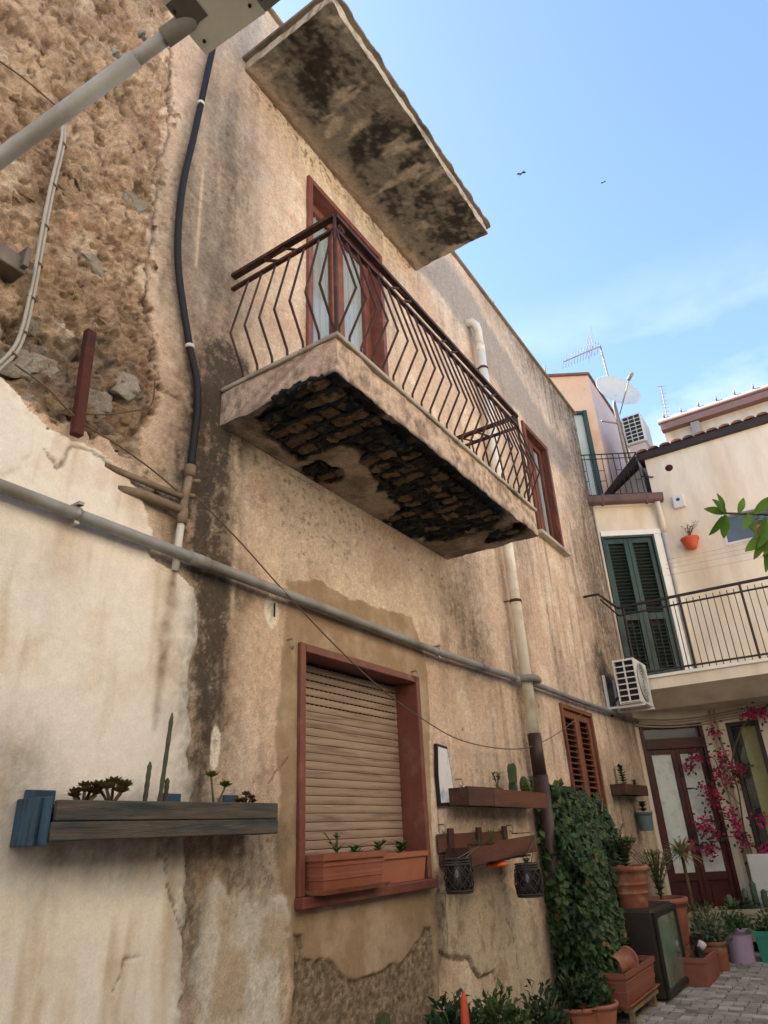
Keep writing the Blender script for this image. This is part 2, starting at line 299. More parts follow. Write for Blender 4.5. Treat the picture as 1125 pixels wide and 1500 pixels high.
# rubble masonry
d1, d2, idv = worley(x+wob*.05, z+wob2*.06, 4.2, 5); d1b, d2b, idb = worley(x+wob*.03, z*1.3+wob*.03, 13, 15)
rc = mix(C_((164, 136, 104)), C_((190, 162, 126)), sstep(-.3, .4, n4)); rc = mix(rc, C_((192, 160, 122)), sstep(.55, .8, idv)*.6)
rc = mix(rc, C_((112, 82, 54)), sstep(.05, .5, n12+fineN*.4)*.55); rc = mix(rc, C_((172, 124, 88)), sstep(.1, .5, fbm(x, z, 3, 3, 95))*.4)
rc = mix(rc, C_((206, 186, 156)), sstep(.32, .55, fbm(x, z, 5, 4, 99))*.7)
rc = mix(rc, C_((92, 66, 44)), sstep(.15, .42, fbm(x, z, 17, 4, 93, .6))*.6); rc = mix(rc, C_((84, 68, 52)), mpit*.45); rc = mix(rc, C_((140, 130, 118)), mpit*sstep(.5, .7, idb)*.55)
col = mix(col, rc, mrub)
# mildew and lime runs, and darker patches by wall fittings
st = np.zeros_like(x); gw = RNG.uniform(-1, 1, len(x))
def run(pts, wds, s, amp=1., sharp=.9):
    global st
    d, t = ldist(x, z, pts); wd = np.interp(t, np.linspace(0, 1, len(wds)), wds); am = np.interp(t, np.linspace(0, 1, len(s)), s)
    v = np.exp(-(d*(1+.45*wob2+.25*wob)/(wd*1.1))**2)*am*np.clip(.88+.40*n12+.25*fineN+.35*str2+.12*gw, .3, 1.2)*amp; st = np.maximum(st, v)
run([(2.405,4.359),(2.342,3.919),(2.338,3.46),(2.34,3.086),(2.404,2.794),(2.394,2.467),(2.405,2.135),(2.379,1.946),(2.383,1.655),(2.396,1.358),(2.398,1.109),(2.41,0.852)], [.12, .24, .23, .19, .18, .17, .16, .13, .09, .10, .08, .06], [.9, 1., .95, 1., 1.05, .95, .9, .75, .55, .65, .45, .2], 1.)
run([(2.384,4.242),(2.409,3.763)], [.22, .2], [1., .9])
run([(2.308,6.683),(2.316,5.868),(2.35,5.116),(2.362,4.546)], [.22, .28, .24, .16], [.35, .5, .45, .5])
run([(1.962,6.042),(1.954,5.249),(1.981,4.592),(2.092,4.161)], [.18, .22, .2, .15], [.2, .35, .3, .4])
run([(5.647,3.899),(5.395,3.368),(5.592,3.032),(5.822,2.823)], [.25, .45, .5, .3], [.35, .6, .55, .3])
run([(5.062,3.292),(4.89,2.635)], [.12, .12], [.4, .2])
run([(7.331,6.597),(7.267,5.361),(6.921,3.717)], [.2, .3, .25], [.2, .3, .2])
run([(10.152,8.686),(10.844,7.901),(10.592,6.193),(10.135,4.666),(9.858,3.402)], [.7, 1.0, 1.1, 1., .6], [.7, .75, .62, .6, .5])
run([(6.898,8.636),(8.226,8.318),(9.902,8.116)], [.35, .5, .6], [.35, .5, .6])
run([(4.874,1.254),(4.751,0.98)], [.12, .2], [.5, .15]); run([(5.625,1.342),(5.62,1.013)], [.09, .12], [.7, .2]); run([(4.57,1.317),(4.544,0.816)], [.07, .09], [.7, .5])  # darker patches below the pallet planter
run([(7.839,2.436),(9.137,1.816),(9.347,1.067)], [.4, .5, .5], [.3, .35, .3])
run([(9.607,3.506),(9.93,3.413)], [.5, .3], [.9, .7])  # darker patch beside the air conditioner
run([(1.688,1.623),(2.216,1.619),(2.968,1.605)], [.10, .14, .1], [.45, .5, .5])  # darker strip along the plank planter's lower edge
run([(1.463,1.9),(1.55,1.717),(1.614,1.516)], [.2, .2, .15], [.35, .4, .15])
run([(1.277,2.704),(1.467,2.613)], [.2, .2], [.12, .1]); run([(2.72,1.588),(2.801,1.407)], [.2, .2], [.5, .3])
run([(2.841,3.673),(3.043,3.462)], [.1, .1], [.15, .1])
run_dark = C_((56, 48, 39))
col = mix(col, run_dark, np.clip(st*1.2, 0, .92))
grime = sstep(.1, .7, streak+.5*str2)*sstep(5.3, 7, x)*.30
col = mix(col, C_((120, 102, 82)), grime)
lime = np.exp(-(ldist(x, z, [(2.506,3.739),(2.542,3.456),(2.548,3.113),(2.549,2.716)])[0]/.022)**2)*np.clip(.6+n12, 0, 1)
lime2 = np.exp(-(ldist(x, z, [(2.074,5.699),(2.08,5.245),(2.089,4.842)])[0]/.012)**2); col = mix(col, C_((222, 196, 160)), np.clip(lime*.7+lime2*.55, 0, 1))
# the leak below the broken pipe
d, t = ldist(x, z, [(2.117,2.828),(2.112,2.685),(2.103,2.513),(2.099,2.351),(2.094,2.195),(2.094,2.076)]); lk = np.exp(-((d+wob*.02)/np.interp(t, [0, .2, .5, 1], [.02, .045, .04, .012]))**2)
col = mix(col, C_((128, 98, 62)), np.clip(lk*(1.0-t*.5)*(.75+n12*.6), 0, .9))
d, t = ldist(x, z, [(1.535,2.883),(1.545,2.696)]); col = mix(col, C_((186, 142, 92)), np.exp(-(d/.08)**2)*.3)
for p in [(2.86,2.816)]:   # whitewashed patch for the house number
    e = np.hypot((x-p[0])/.062, (z-p[1]+.01)/.10)+wob*.12; col = mix(col, C_((226, 214, 186)), hard(1-e, .1)*.9)
for p, r_ in zip([(2.484,2.046),(1.549,1.437),(1.773,1.215)], ((.035, .10), (.05, .07), (.075, .05))):
    e = np.hypot((x-p[0])/r_[0], (z-p[1])/r_[1])+wob*.35; col = mix(col, C_((226, 216, 196)), hard(1-e, .12)*.9)
# relief
dy = .004*n4+.0022*n12+.0012*fineN                                   # + is outwards
dy = dy+.0035*pitz*(-dots*2)
dy = dy*(1-mbrown)+mbrown*(.010+.002*n4)
pb = 1-np.clip(worley(x, z, 42, 33)[0], 0, 1)
dy = dy*(1-mrough)+mrough*(-.012+.013*pb+.006*n12+.004*n4)
dy = np.where(mpale > .01, dy+mpale*.020, dy); dy = dy+mlow*.006
lipc = np.exp(-(scr/.05)**2)*mcream
dy = dy*(1-mcream)+mcream*(.020+.004*n4+.0012*n12+.012*lipc*(.4+n12)+.006*mwhite)
stone = np.clip(.5-d1, 0, .5)*2
rd = -.018+.016*fbm(x, z, 55, 2, 91)-.022*sstep(.18, .45, fbm(x, z, 17, 4, 93, .6))+.034*stone*(idv > .3)+.030*n4+.018*n12+.013*fineN+.012*np.clip(.5-d1b, 0, .5)*2-.05*mpit*(.6+n4)+.03*mpit*np.clip(.6-d1b, 0, 1)
crack_at = np.clip((d2-d1), 0, .14)/.14; rd = rd-.018*(1-crack_at)*(n4 > -.1)
dy = dy*(1-mrub)+mrub*rd
# cracks: real grooves, plus one painted edge shadow
for pts, wd in (([(1.695,6.58),(1.742,6.27),(1.752,5.93),(1.769,5.683),(1.737,5.365),(1.744,5.048),(1.754,4.807),(1.749,4.617),(1.76,4.421),(1.804,4.258)], .014), ([(1.76,4.421),(1.832,4.182),(1.898,3.945),(1.959,3.823),(2.062,3.836)], .012),
                ([(1.363,3.181),(1.455,3.119),(1.482,3.254),(1.586,3.266),(1.72,3.235),(1.817,3.239)], .010), ([(2.675,3.893),(2.969,3.778),(3.327,3.773)], .006), ([(7.659,4.055),(7.69,3.483),(7.745,3.099)], .014), ([(4.509,0.933),(4.683,0.872),(4.91,0.825),(5.05,0.71),(5.266,0.693),(5.409,0.54),(5.506,0.384)], .010),  # last: shadow below the pale coat's ragged edge, drawn as a dark groove
                ([(5.582,0.971),(5.678,0.781),(5.688,0.647)], .012), ([(2.184,1.58),(2.292,1.343),(2.34,1.238)], .007), ([(3.086,1.088),(3.069,0.896)], .008), ([(4.644,1.785),(4.657,1.27),(4.622,0.956)], .010),
                ([(3.309,1.74),(3.371,1.652)], .008), ([(2.014,1.125),(2.023,1.166),(2.031,1.221),(2.125,1.23)], .006), ([(2.854,1.87),(3.012,2.013)], .005)):
    e = np.exp(-((ldist(x+wob*.03+fineN*.012, z+wob2*.03+fineN*.01, pts)[0])/(wd*.7))**2); dy = dy-e*.009; col = mix(col, C_((70, 54, 40)), e*.7)
for k in range(26):   # small knocks and nail holes
    if k < 14: px_, pz_ = (2.55+.19*k+.03*math.sin(k*7), 3.74-.012*k+.02*math.sin(k*5))
    else: px_, pz_ = RNG.uniform(2.4, 9.5), RNG.uniform(1., 6.5)
    e = np.exp(-(((x-px_)/.016)**2+((z-pz_)/.009)**2)**2); dy = dy-.018*e; col = mix(col, C_((78, 62, 46)), e*.8)
edge = np.full_like(x, 1e9)
for a, b, c, e in OPEN.values():
    q = np.maximum(np.maximum(a-x, x-b), np.maximum(c-z, z-e)); edge = np.minimum(edge, np.abs(q))
dy = dy*sstep(0, .05, edge)
wn = RNG.uniform(-1, 1, len(x)); sp = fbm(x, z, 55, 2, 71)
gr_ = np.clip(1-.75*mcream-.6*mbrown*(1-mrough)-.4*mlow-.3*mpale+.5*mrub+.4*mrough, .15, 2)
col = col*(1+gr_*(.08*wn+.14*sp))[:, None]
col = mix(col, C_((84, 66, 48)), sstep(.30, .6, fbm(x, z, 26, 3, 73)+.25*wn)*(.12+.4*sstep(0, .5, big+st))*gr_*(1-mrub*.2))
lum = (col @ np.array([.3, .55, .15]))[:, None]; coat = np.clip((lum+(col-lum)*.73)*np.array([1.10, 1.07, 1.055])*(1+.10*mrub[:, None]), 0, .9)
grain = np.clip(1-.7*mcream-.55*mbrown*(1-mrough)-.3*mlow+1.3*mrub+.8*mrough+.5*pitz, .25, 2.6)
def wall_part(name, parent, keep, m):
    nx, nz = len(gx), len(gz); i, j = np.meshgrid(np.arange(nx-1), np.arange(nz-1)); i = i.ravel(); j = j.ravel()
    a = j*nx+i; q = np.stack([a, a+1, a+1+nx, a+nx], 1); cx = (gx[i]+gx[i+1])/2; cz = (gz[j]+gz[j+1])/2
    k = keep(cx, cz)
    for (x0, x1, z0, z1) in OPEN.values(): k &= ~((cx > x0) & (cx < x1) & (cz > z0) & (cz < z1))
    q = q[k]; used, inv = np.unique(q, return_inverse=True); q = inv.reshape(-1, 4)
    co = np.stack([x[used], -dy[used], z[used]], 1)-np.array(wpos(parent))
    me = bpy.data.meshes.new(name); me.vertices.add(len(co)); me.vertices.foreach_set('co', co.ravel().astype(np.float32))
    me.loops.add(q.size); me.loops.foreach_set('vertex_index', q.ravel().astype(np.int32))
    me.polygons.add(len(q)); me.polygons.foreach_set('loop_start', np.arange(0, q.size, 4, dtype=np.int32)); me.polygons.foreach_set('loop_total', np.full(len(q), 4, np.int32))
    me.polygons.foreach_set('use_smooth', np.ones(len(q), bool))
    at = me.color_attributes.new('coat', 'FLOAT_COLOR', 'POINT'); at.data.foreach_set('color', np.concatenate([coat[used], grain[used][:, None]], 1).ravel().astype(np.float32))
    me.update(); me.validate(); return link(name, me, m, parent, wpos(parent))
rubble = thing('rubble_house', 'rough rubble stone house with crumbling cream plaster at the left edge', 'house', (0, 0, G))
house = thing('stucco_house', 'weathered peach stucco house with iron balcony and concrete canopy', 'house', (5, 0, G))
sx = np.array([p[0] for p in SEAM][::-1]); sz = np.array([p[1] for p in SEAM][::-1]); o_ = np.argsort(sz)
seamx = lambda zz: np.interp(zz, sz[o_], sx[o_])
wm = vcol_mat('weathered_wall')
wall_part('wall', rubble, lambda cx, cz: cx < seamx(cz), wm)
wall_part('wall', house, lambda cx, cz: cx >= seamx(cz), wm)
# body of the two houses behind the face, coping on top
pl = mat('peach_stucco', (196, 156, 120), .9, .2, 5, .5, 80, c2=(150, 122, 98))
b = MB(); b.box((-6, .3, G-.02), (2.0, 6, ROOF)); b.box((-6, -.0, G-.02), (-.6, .3, ROOF)); b.build('body', pl, rubble)
b = MB(); b.box((2.002, .3, G-.02), (XE, 6, ROOF)); b.box((XE-.02, .004, G-.02), (XE, .3, ROOF)); b.build('body', pl, house)
cop = mat('roof_edge', (142, 126, 106), .9, .3, 8, .5, 50)
b = MB(); b.box((2.0, -.045, ROOF), (XE+.03, 6, ROOF+.03), .008); b.build('roof_edge', cop, house)
b = MB(); b.box((-6, -.045, ROOF), (1.997, 6, ROOF+.05), .008); b.build('roof_edge', cop, rubble)
for k, (xx, hh) in enumerate(((5.9, .05), (7.3, .06), (9.3, .16))):
    b = MB(); b.tube([(xx, -.02, ROOF+.04), (xx, -.02, ROOF+.05+hh)], .012, 6); b.build('roof_peg', cop, house)
# stones showing in the rubble
def stone_mesh(seed):
    bm = bmesh.new(); bmesh.ops.create_icosphere(bm, subdivisions=3, radius=1); r = random.Random(seed)
    pl_ = [(Vector((r.uniform(-1, 1), r.uniform(-1, 1), r.uniform(-1, 1))).normalized(), r.uniform(.55, .85)) for _ in range(9)]
    from mathutils import noise as mn
    for v in bm.verts:
        for n_, h in pl_:
            e = v.co.dot(n_)-h
            if e > 0: v.co -= n_*e
        v.co *= 1+.30*mn.noise(v.co*2.2+Vector((seed, 0, 0)))+.16*mn.noise(v.co*6+Vector((seed, 3, 0)))+.07*mn.noise(v.co*15)
    me = bpy.data.meshes.new('stone'); bm.to_mesh(me); bm.free(); return me
SM = [stone_mesh(s) for s in range(4)]
stm = mat('grey_stone', (168, 160, 148), .9, .35, 9, .8, 60, c2=(172, 148, 122), c2scale=5, bdist=.01); stm2 = mat('ochre_stone', (178, 152, 122), .9, .35, 9, .8, 60, c2=(120, 104, 88), c2scale=6, bdist=.01)
for me in SM: me.materials.append(stm)
SM2 = [m_.copy() for m_ in SM]
for me in SM2: me.materials.clear(); me.materials.append(stm2)
stones = [(202,295,.10,.07),(132,377,.11,.055),(185,562,.10,.075),(125,255,.05,.09),(113,225,.05,.05),(182,270,.04,.06),(75,478,.11,.075),(35,440,.07,.06),(22,520,.12,.09),(60,530,.1,.06),(150,585,.09,.06),(168,640,.1,.06),(95,585,.08,.05),(45,585,.06,.05),(196,610,.06,.07),
          (60,130,.08,.05),(150,165,.05,.03),(30,290,.07,.05),(180,690,.06,.04),(150,640,.05,.05),(110,420,.06,.05),(160,470,.07,.04)]
for k, (a, b_, rx, rz) in enumerate(stones):
    pass
SP = [(1.636,4.973),(1.42,4.357),(1.727,3.746),(1.311,4.864),(1.247,4.956),(1.537,5.014),(1.298,3.822),(1.154,3.873),(1.17,3.574),(1.285,3.609),(1.61,3.585),(1.705,3.418),(1.426,3.483),(1.275,3.399),(1.795,3.584),(0.999,5.183),(1.335,5.397),(1.035,4.415),(1.775,3.259),(1.641,3.386),(1.373,4.123),(1.58,4.052)]
for k, (p, s_) in enumerate(zip(SP, stones)):
    link('stone', (SM if k in (0, 1, 2, 6, 8, 9, 10, 13) else SM2)[k % 4], None, rubble, (p[0], .046 if k != 2 else .03, p[1]), (random.uniform(-.3, .3), random.uniform(-.4, .5), random.uniform(-.2, .2)), (s_[2]*1.15, .055 if k < 3 else .045, s_[3]*1.15))

rp = np.array(P_RUB); stm3 = mat('tan_stone', (172, 146, 112), .9, .35, 14, .9, 60, c2=(142, 112, 82), c2scale=5, bdist=.012)
SM3 = [m_.copy() for m_ in SM]
for me in SM3: me.materials.clear(); me.materials.append(stm3)
k = 0
while k < 70:
    a, c = random.uniform(.45, 2.4), random.uniform(3.3, 7.6)
    if sdist(np.array([a]), np.array([c]), P_RUB)[0] < .10: continue
    k += 1; r_ = random.uniform(.035, .10); link('stone', random.choice(SM3), None, rubble, (a, .058, c), (random.uniform(-.3, .3), random.uniform(-.6, .3), random.uniform(-.2, .2)), (r_*1.2, .05, r_*random.uniform(.5, .8)))

# ------------------------------------------------------------------ roller-shutter window
red = mat('red_brown_paint', (116, 68, 55), .55, .2, 10, .3, 90, c2=(134, 92, 78), c2scale=7, c2lo=.52, c2hi=.72); dred = red
x0, x1, z0, z1 = OPEN['W1']
win = link('roller_window', (lambda m_: (m_.box((x0-.045, -.035, z0-.02), (x0+.005, .20, z1+.045), .004), m_.box((x1-.005, -.035, z0-.02), (x1+.045, .20, z1+.045), .004), m_.box((x0+.0055, -.034, z1-.005), (x1-.0055, .20, z1+.044), .004)) and m_.mesh('roller_window', wpos(house)))(MB()), red, house, wpos(house))
b = MB(); b.box((x0-.055, -.07, z0-.075), (x1+.06, .21, z0-.02), .006); b.build('sill', mat('sill_paint', (112, 62, 52), .6, .2, 8, .3, 80, c2=(140, 96, 84)), win)
shm = mat('shutter_slat', (170, 146, 126), .55, .1, 3, .15, 120, stretch=(1, 6, 14), c2=(132, 108, 92), c2scale=2)
SH = .048
def slat_mesh():
    b = MB(); n = 6; h = SH-.0045; pr = [(-.0025*math.sin(math.pi*i/n)-.004, i/n*h) for i in range(n+1)]+[(.006, h), (.006, 0)]
    loop0 = [(x0+.012, .15+a, c) for a, c in pr]; b.prism(loop0, (x1-x0-.024, 0, 0))
    for i in range(1, n): b.box((x0+.0125, .15-.0072, i/n*h-.0007), (x1-.0125, .15-.004, i/n*h+.0007))
    return b.mesh('slat', (x0, 0, 0))
sm_ = slat_mesh(); ns = int((z1-z0)/SH)
for k in range(ns): link('slat', sm_, shm, win, (x0, 0, z0+k*SH+.002))
dk = mat('dark_gap', (28, 22, 18), .9, .1)
b = MB(); b.box((x0, .162, z0), (x1, .17, z1)); b.build('shutter_backing', dk, win)
for k in range(ns-6, ns):   # ventilation slots in the upper slats
    b = MB()
    for i in range(26): b.box((x0+.03+i*.047, .139, z0+k*SH+.0405), (x0+.06+i*.047, .1465, z0+k*SH+.0465))
    b.build('slot_row', dk, win)

# ------------------------------------------------------------------ balcony door, upper window, louvred window
def leaf_frame(b, xa, xb, za, zb, y, st_, dp=.045):
    b.box((xa, y, za), (xa+st_, y+dp, zb), .004); b.box((xb-st_, y, za), (xb, y+dp, zb), .004)
    b.box((xa+st_, y+.001, zb-st_), (xb-st_, y+dp-.001, zb), .004); b.box((xa+st_, y+.001, za), (xb-st_, y+dp-.001, za+st_*1.3), .004)
def curtain(name, xa, xb, za, zb, y, parent, m):
    b = MB(); n = 40; v = []
    for i in range(n+1):
        xx = xa+(xb-xa)*i/n; yy = y+.012*math.sin(i*1.35)+.006*math.sin(i*.61); v += [(xx, yy, za), (xx, yy, zb)]
    b.add(v, [(2*i, 2*i+2, 2*i+3, 2*i+1) for i in range(n)], True); return b.build(name, m, parent)
cur = mat('white_curtain', (214, 216, 212), .9, .08, 3, .2, 60, trans=.3)
def casement(name, key, frame_m, y, st_, proud=.03, fw_=.045):
    xa, xb, za, zb = OPEN[key]; b = MB()
    b.box((xa-fw_, -proud, za), (xa+.012, .2, zb+fw_), .004); b.box((xb-.012, -proud, za), (xb+fw_, .2, zb+fw_), .004); b.box((xa+.0125, -proud+.001, zb-.012), (xb-.0125, .2, zb+fw_-.001), .004)
    w_ = b.build(name, frame_m, house)
    mid = (xa+xb)/2
    for (p, q) in ((xa+.014, mid-.002), (mid+.002, xb-.014)):
        b = MB(); leaf_frame(b, p, q, za+.01, zb-.014, y, st_); b.build('leaf', frame_m, w_)
        b = MB(); b.box((p+st_-.004, y+.018, za+.05), (q-st_+.004, y+.024, zb-st_-.006)); b.build('pane', glass_mat(), w_)
        curtain('curtain', p+st_-.01, q-st_+.01, za+.03, zb-.06, y+.047, w_, cur)
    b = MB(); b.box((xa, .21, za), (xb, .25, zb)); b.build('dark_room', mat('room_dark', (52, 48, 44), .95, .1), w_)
    return w_
casement('balcony_door', 'D1', red, .10, .085)
oldwood = mat('old_brown_wood', (96, 58, 42), .75, .25, 7, .5, 70, c2=(140, 72, 54), c2scale=6, stretch=(3, 3, .6))
w2 = casement('upper_window', 'W2', oldwood, .06, .07, .03, .06)
b = MB(); b.box((OPEN['W2'][0]-.14, -.09, OPEN['W2'][2]-.05), (OPEN['W2'][1]+.12, .2, OPEN['W2'][2]-.004), .006); b.build('sill', mat('worn_marble', (188, 178, 160), .5, .15, 6, .2, 60, c2=(150, 138, 120)), w2)
lw = mat('louvre_wood', (122, 76, 56), .6, .2, 6, .3, 80, c2=(104, 54, 36), c2scale=4, stretch=(3, 3, .6))
xa, xb, za, zb = OPEN['S1']
b = MB(); b.box((xa-.05, -.03, za), (xa, .12, zb+.05), .004); b.box((xb, -.03, za), (xb+.05, .12, zb+.05), .004); b.box((xa+.0005, -.029, zb), (xb-.0005, .12, zb+.049), .004)
s1 = b.build('louvred_window', lw, house)
mid = (xa+xb)/2; lv = MB(); lm = (mid-xa)-.006-.16
lv.box((0, -.024, -.004), (lm, .024, .004), 0, Matrix.Rotation(math.radians(22), 4, 'X')); lme = lv.mesh('slat')
for (p, q) in ((xa+.003, mid-.003), (mid+.003, xb-.003)):
    b = MB(); leaf_frame(b, p, q, za+.01, zb-.004, .0, .08, .04); lf = b.build('leaf', lw, s1)
    k = za+.16
    while k < zb-.11: link('slat', lme, lw, lf, (p+.08, .022, k)); k += .06
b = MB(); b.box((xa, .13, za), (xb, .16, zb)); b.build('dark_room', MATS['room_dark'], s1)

# ------------------------------------------------------------------ canopy slab above the balcony
def slab_mesh(name, xa, xb, ya, yb, zt, zb_, colf, parent, m, res=.02, hf=None):
    """concrete slab; underside and rim are relief grids carrying their own coat colour"""
    nx = int((xb-xa)/res)+1; ny = int((yb-ya)/res)+1; nz = 8
    V = []; F = []; 
    def grid(n, k, fn, flip):
        o = sum(len(q) for q in V); u, v = np.meshgrid(np.linspace(0, 1, n), np.linspace(0, 1, k)); V.append(fn(u.ravel(), v.ravel()))
        i, j = np.meshgrid(np.arange(n-1), np.arange(k-1)); a = o+(j*n+i).ravel(); q = np.stack([a, a+1, a+1+n, a+n], 1); F.append(q[:, ::-1] if flip else q)
    tg = zt-.0
    def under(u, v):
        X_ = xa+(xb-xa)*u; Y_ = ya+(yb-ya)*v; e = np.minimum(np.minimum(u, 1-u)*(xb-xa), np.minimum(v, 1-v)*(yb-ya))
        return np.stack([X_, Y_, zb_+hf(X_, Y_)*sstep(0, .05, e)], 1)
    grid(nx, ny, under, True)
    grid(nx, nz, lambda u, v: np.stack([xa+(xb-xa)*u, np.full_like(u, ya), zb_+(tg-zb_)*v], 1), False)
    grid(ny, nz, lambda u, v: np.stack([np.full_like(u, xa), ya+(yb-ya)*u, zb_+(tg-zb_)*v], 1), True)
    grid(ny, nz, lambda u, v: np.stack([np.full_like(u, xb), ya+(yb-ya)*u, zb_+(tg-zb_)*v], 1), False)
    grid(nx, ny, lambda u, v: np.stack([xa+(xb-xa)*u, ya+(yb-ya)*v, np.full_like(u, tg)], 1), False)
    v = np.concatenate(V); q = np.concatenate(F)
    c0_ = v.copy(); wbl = lambda s_: fbm(v[:, 0]+v[:, 2]*.7, v[:, 1]+v[:, 2]*1.3, 7, 4, s_, .6); off = np.stack([wbl(501)*.014, wbl(511)*.016, wbl(521)*.016], 1); off[v[:, 2] > tg-.002, 2] = 0; off[v[:, 1] > -.02] = 0; v = v+off
    me = bpy.data.meshes.new(name); me.from_pydata((v-np.array(wpos(parent))).tolist(), [], q.tolist())
    c = colf(c0_); c = c*.6+(c @ np.array([.3, .55, .15]))[:, None]*.4; at = me.color_attributes.new('coat', 'FLOAT_COLOR', 'POINT'); at.data.foreach_set('color', np.concatenate([np.clip(c, 0, 1), np.ones((len(c), 1))], 1).ravel().astype(np.float32))
    return link(name, me, m, parent, wpos(parent))
conc = vcol_mat('weathered_concrete', .92, .3, 90, .6, .006, .25, 16)
def canopy_col(v):
    a, b_, c = v[:, 0], v[:, 1], v[:, 2]; n = fbm(a, b_+c, 3, 5, 201, .6); n2 = fbm(a, b_*2+c, 9, 4, 211, .6); n3 = fbm(a*2, b_*.7+c, 4, 4, 221)
    n4_ = fbm(a, b_+c, 26, 3, 251); q = mix(C_((122, 110, 92)), C_((80, 71, 59)), sstep(-.3, .3, n+n4_*.5+n2*.3)); q = mix(q, C_((40, 36, 30)), sstep(-.22, .50,n4_*.35+ n2*.6+n*.7+.25*np.exp(-((b_+.55)/.25)**2)+.25*np.exp(-((a-2.7)/.4)**2)-.1)*.85)
    q = mix(q, C_((182, 160, 130)), sstep(.25, .5, n3)*.7)
    side = c > 7.175; q[side] = mix(C_((196, 172, 138)), C_((150, 128, 100)), sstep(-.2, .4, n2))[side]
    nearwall = sstep(-.20, -.06, b_+n*.10); q = mix(q, C_((176, 148, 116)), nearwall*.8); return q
slab_mesh('canopy', 2.38, 5.02, -.87, .0, 7.265, 7.165, canopy_col, house, conc, .02, lambda a, b_: -.012*sstep(-.2, -.05, b_+fbm(a, b_, 4, 3, 5)*.05)+.006*fbm(a, b_, 8, 4, 231)+.006*fbm(a, b_, 3, 3, 241))
can = house.children[-1]
b = MB(); nn = 90; lo = [(2.345+2.71*i/nn, -.905+.008*math.sin(i*.7)*math.sin(i*.23)+random.uniform(-.003, .003)) for i in range(nn+1)]; b.prism([(a, c, 7.268) for a, c in lo]+[(5.055, 0, 7.268), (2.345, 0, 7.268)], (0, 0, .03)); b.build('capping', mat('slab_capping', (118, 108, 94), .9, .3, 6, .6, 50, c2=(70, 64, 56)), can)
# ------------------------------------------------------------------ balcony with its spalled underside
BX0, BX1, BY = 2.37, 5.16, -.86; ZT, ZB = 4.045, 3.82
P_SPALL = [(2.435,-0.226),(2.371,-0.414),(2.335,-0.64),(2.296,-0.9),(2.421,-0.895),(2.568,-0.908),(2.755,-0.854),(3.067,-0.833),(3.127,-0.961),(3.426,-0.969),(3.813,-0.955),(4.184,-0.897),(4.512,-0.868),(4.829,-0.605),(4.764,-0.438),(4.83,-0.177),(4.513,0.003),(4.12,0.013),(4.005,-0.236),(3.761,-0.295),(3.456,-0.343),(3.199,-0.437),(3.032,-0.46),(2.955,-0.401),(2.969,-0.282),(2.983,-0.102),(2.754,-0.101)]
P_SPALL2 = [(3.071,-0.007),(3.065,-0.178),(3.249,-0.235),(3.352,-0.147),(3.258,0.005)]
P_SPALL3 = [(4.84,-0.575),(4.805,-0.873),(5.011,-0.828),(5.083,-0.6),(5.032,-0.445)]
def sp_mask(a, b_): return np.maximum(np.maximum(sdist(a, b_, P_SPALL), sdist(a, b_, P_SPALL2)), sdist(a, b_, P_SPALL3))+.05*fbm(a, b_, 5, 3, 301)+.05*fbm(a, b_, 14, 3, 311)
def bal_h(a, b_):
    m_ = sstep(-.012, .02, sp_mask(a, b_)); return m_*(.034+.02*fbm(a, b_, 10, 4, 321))+.006*fbm(a, b_, 9, 4, 331)
def bal_col(v):
    a, b_, c = v[:, 0], v[:, 1], v[:, 2]; s_ = sp_mask(a, b_); n = fbm(a, b_+c, 4, 5, 341, .6); n2 = fbm(a, b_+c*2, 14, 4, 351, .6)
    q = mix(C_((184, 158, 126)), C_((138, 116, 90)), sstep(-.3, .35, n+n2*.4))
    dark = mix(C_((40, 37, 34)), C_((30, 54, 62)), sstep(.0, .4, fbm(a, b_, 3.5, 3, 361))); dark = mix(dark, C_((92, 78, 62)), sstep(.15, .5, n2+n*.4)*.7)
    q = mix(q, dark, sstep(-.03, .012, s_)*(c < ZB+.11)); side = c > ZB+.004; under_ = (~side)|((b_ > BY+.002)&(a > BX0+.002)&(a < BX1-.002))
    q2 = mix(C_((208, 172, 136)), C_((160, 128, 98)), sstep(-.15, .45, n2*1.1+n*.6)); q2 = mix(q2, C_((88, 74, 58)), sstep(.18, .5, fbm(a+b_, c*2, 11, 4, 371, .65))*.6); q2 = mix(q2, C_((96, 80, 60)), sstep(ZB+.06, ZB-.01, c+n*.05+n2*.03)*.6*sstep(-.3, .3, n))
    q[~under_] = q2[~under_]; return q
slab_mesh('balcony', BX0, BX1, BY, 0, ZT, ZB, bal_col, house, conc, .0125, bal_h)
bal = house.children[-1]
# broken blocks left standing in the hollow
blm = [mat('block_dark', (122, 108, 90), .95, .4, 3, .9, 14, c2=(26, 44, 54), c2scale=.9, bdist=.05, c2lo=.36, c2hi=.54), mat('block_brown', (162, 138, 108), .95, .4, 3, .9, 14, c2=(62, 56, 48), c2scale=.9, bdist=.05)]
BK = []
def lump_mesh(seed):
    from mathutils import noise as mn
    bm = bmesh.new(); bmesh.ops.create_cube(bm, size=2); bmesh.ops.subdivide_edges(bm, edges=bm.edges[:], cuts=7, use_grid_fill=True)
    for v in bm.verts:
        n_ = (abs(v.co.x)**5+abs(v.co.y)**5+abs(v.co.z)**5)**.2; v.co /= n_
        v.co *= 1+.26*mn.noise(v.co*1.6+Vector((seed, 0, 0)))+.12*mn.noise(v.co*4.5+Vector((seed, 5, 0)))
    for f in bm.faces: f.smooth = True
    me = bpy.data.meshes.new('block'); bm.to_mesh(me); bm.free(); return me
for s_ in range(6):
    me = lump_mesh(20+s_); me.name = 'block'; me.materials.append(blm[s_ % 2]); BK.append(me)
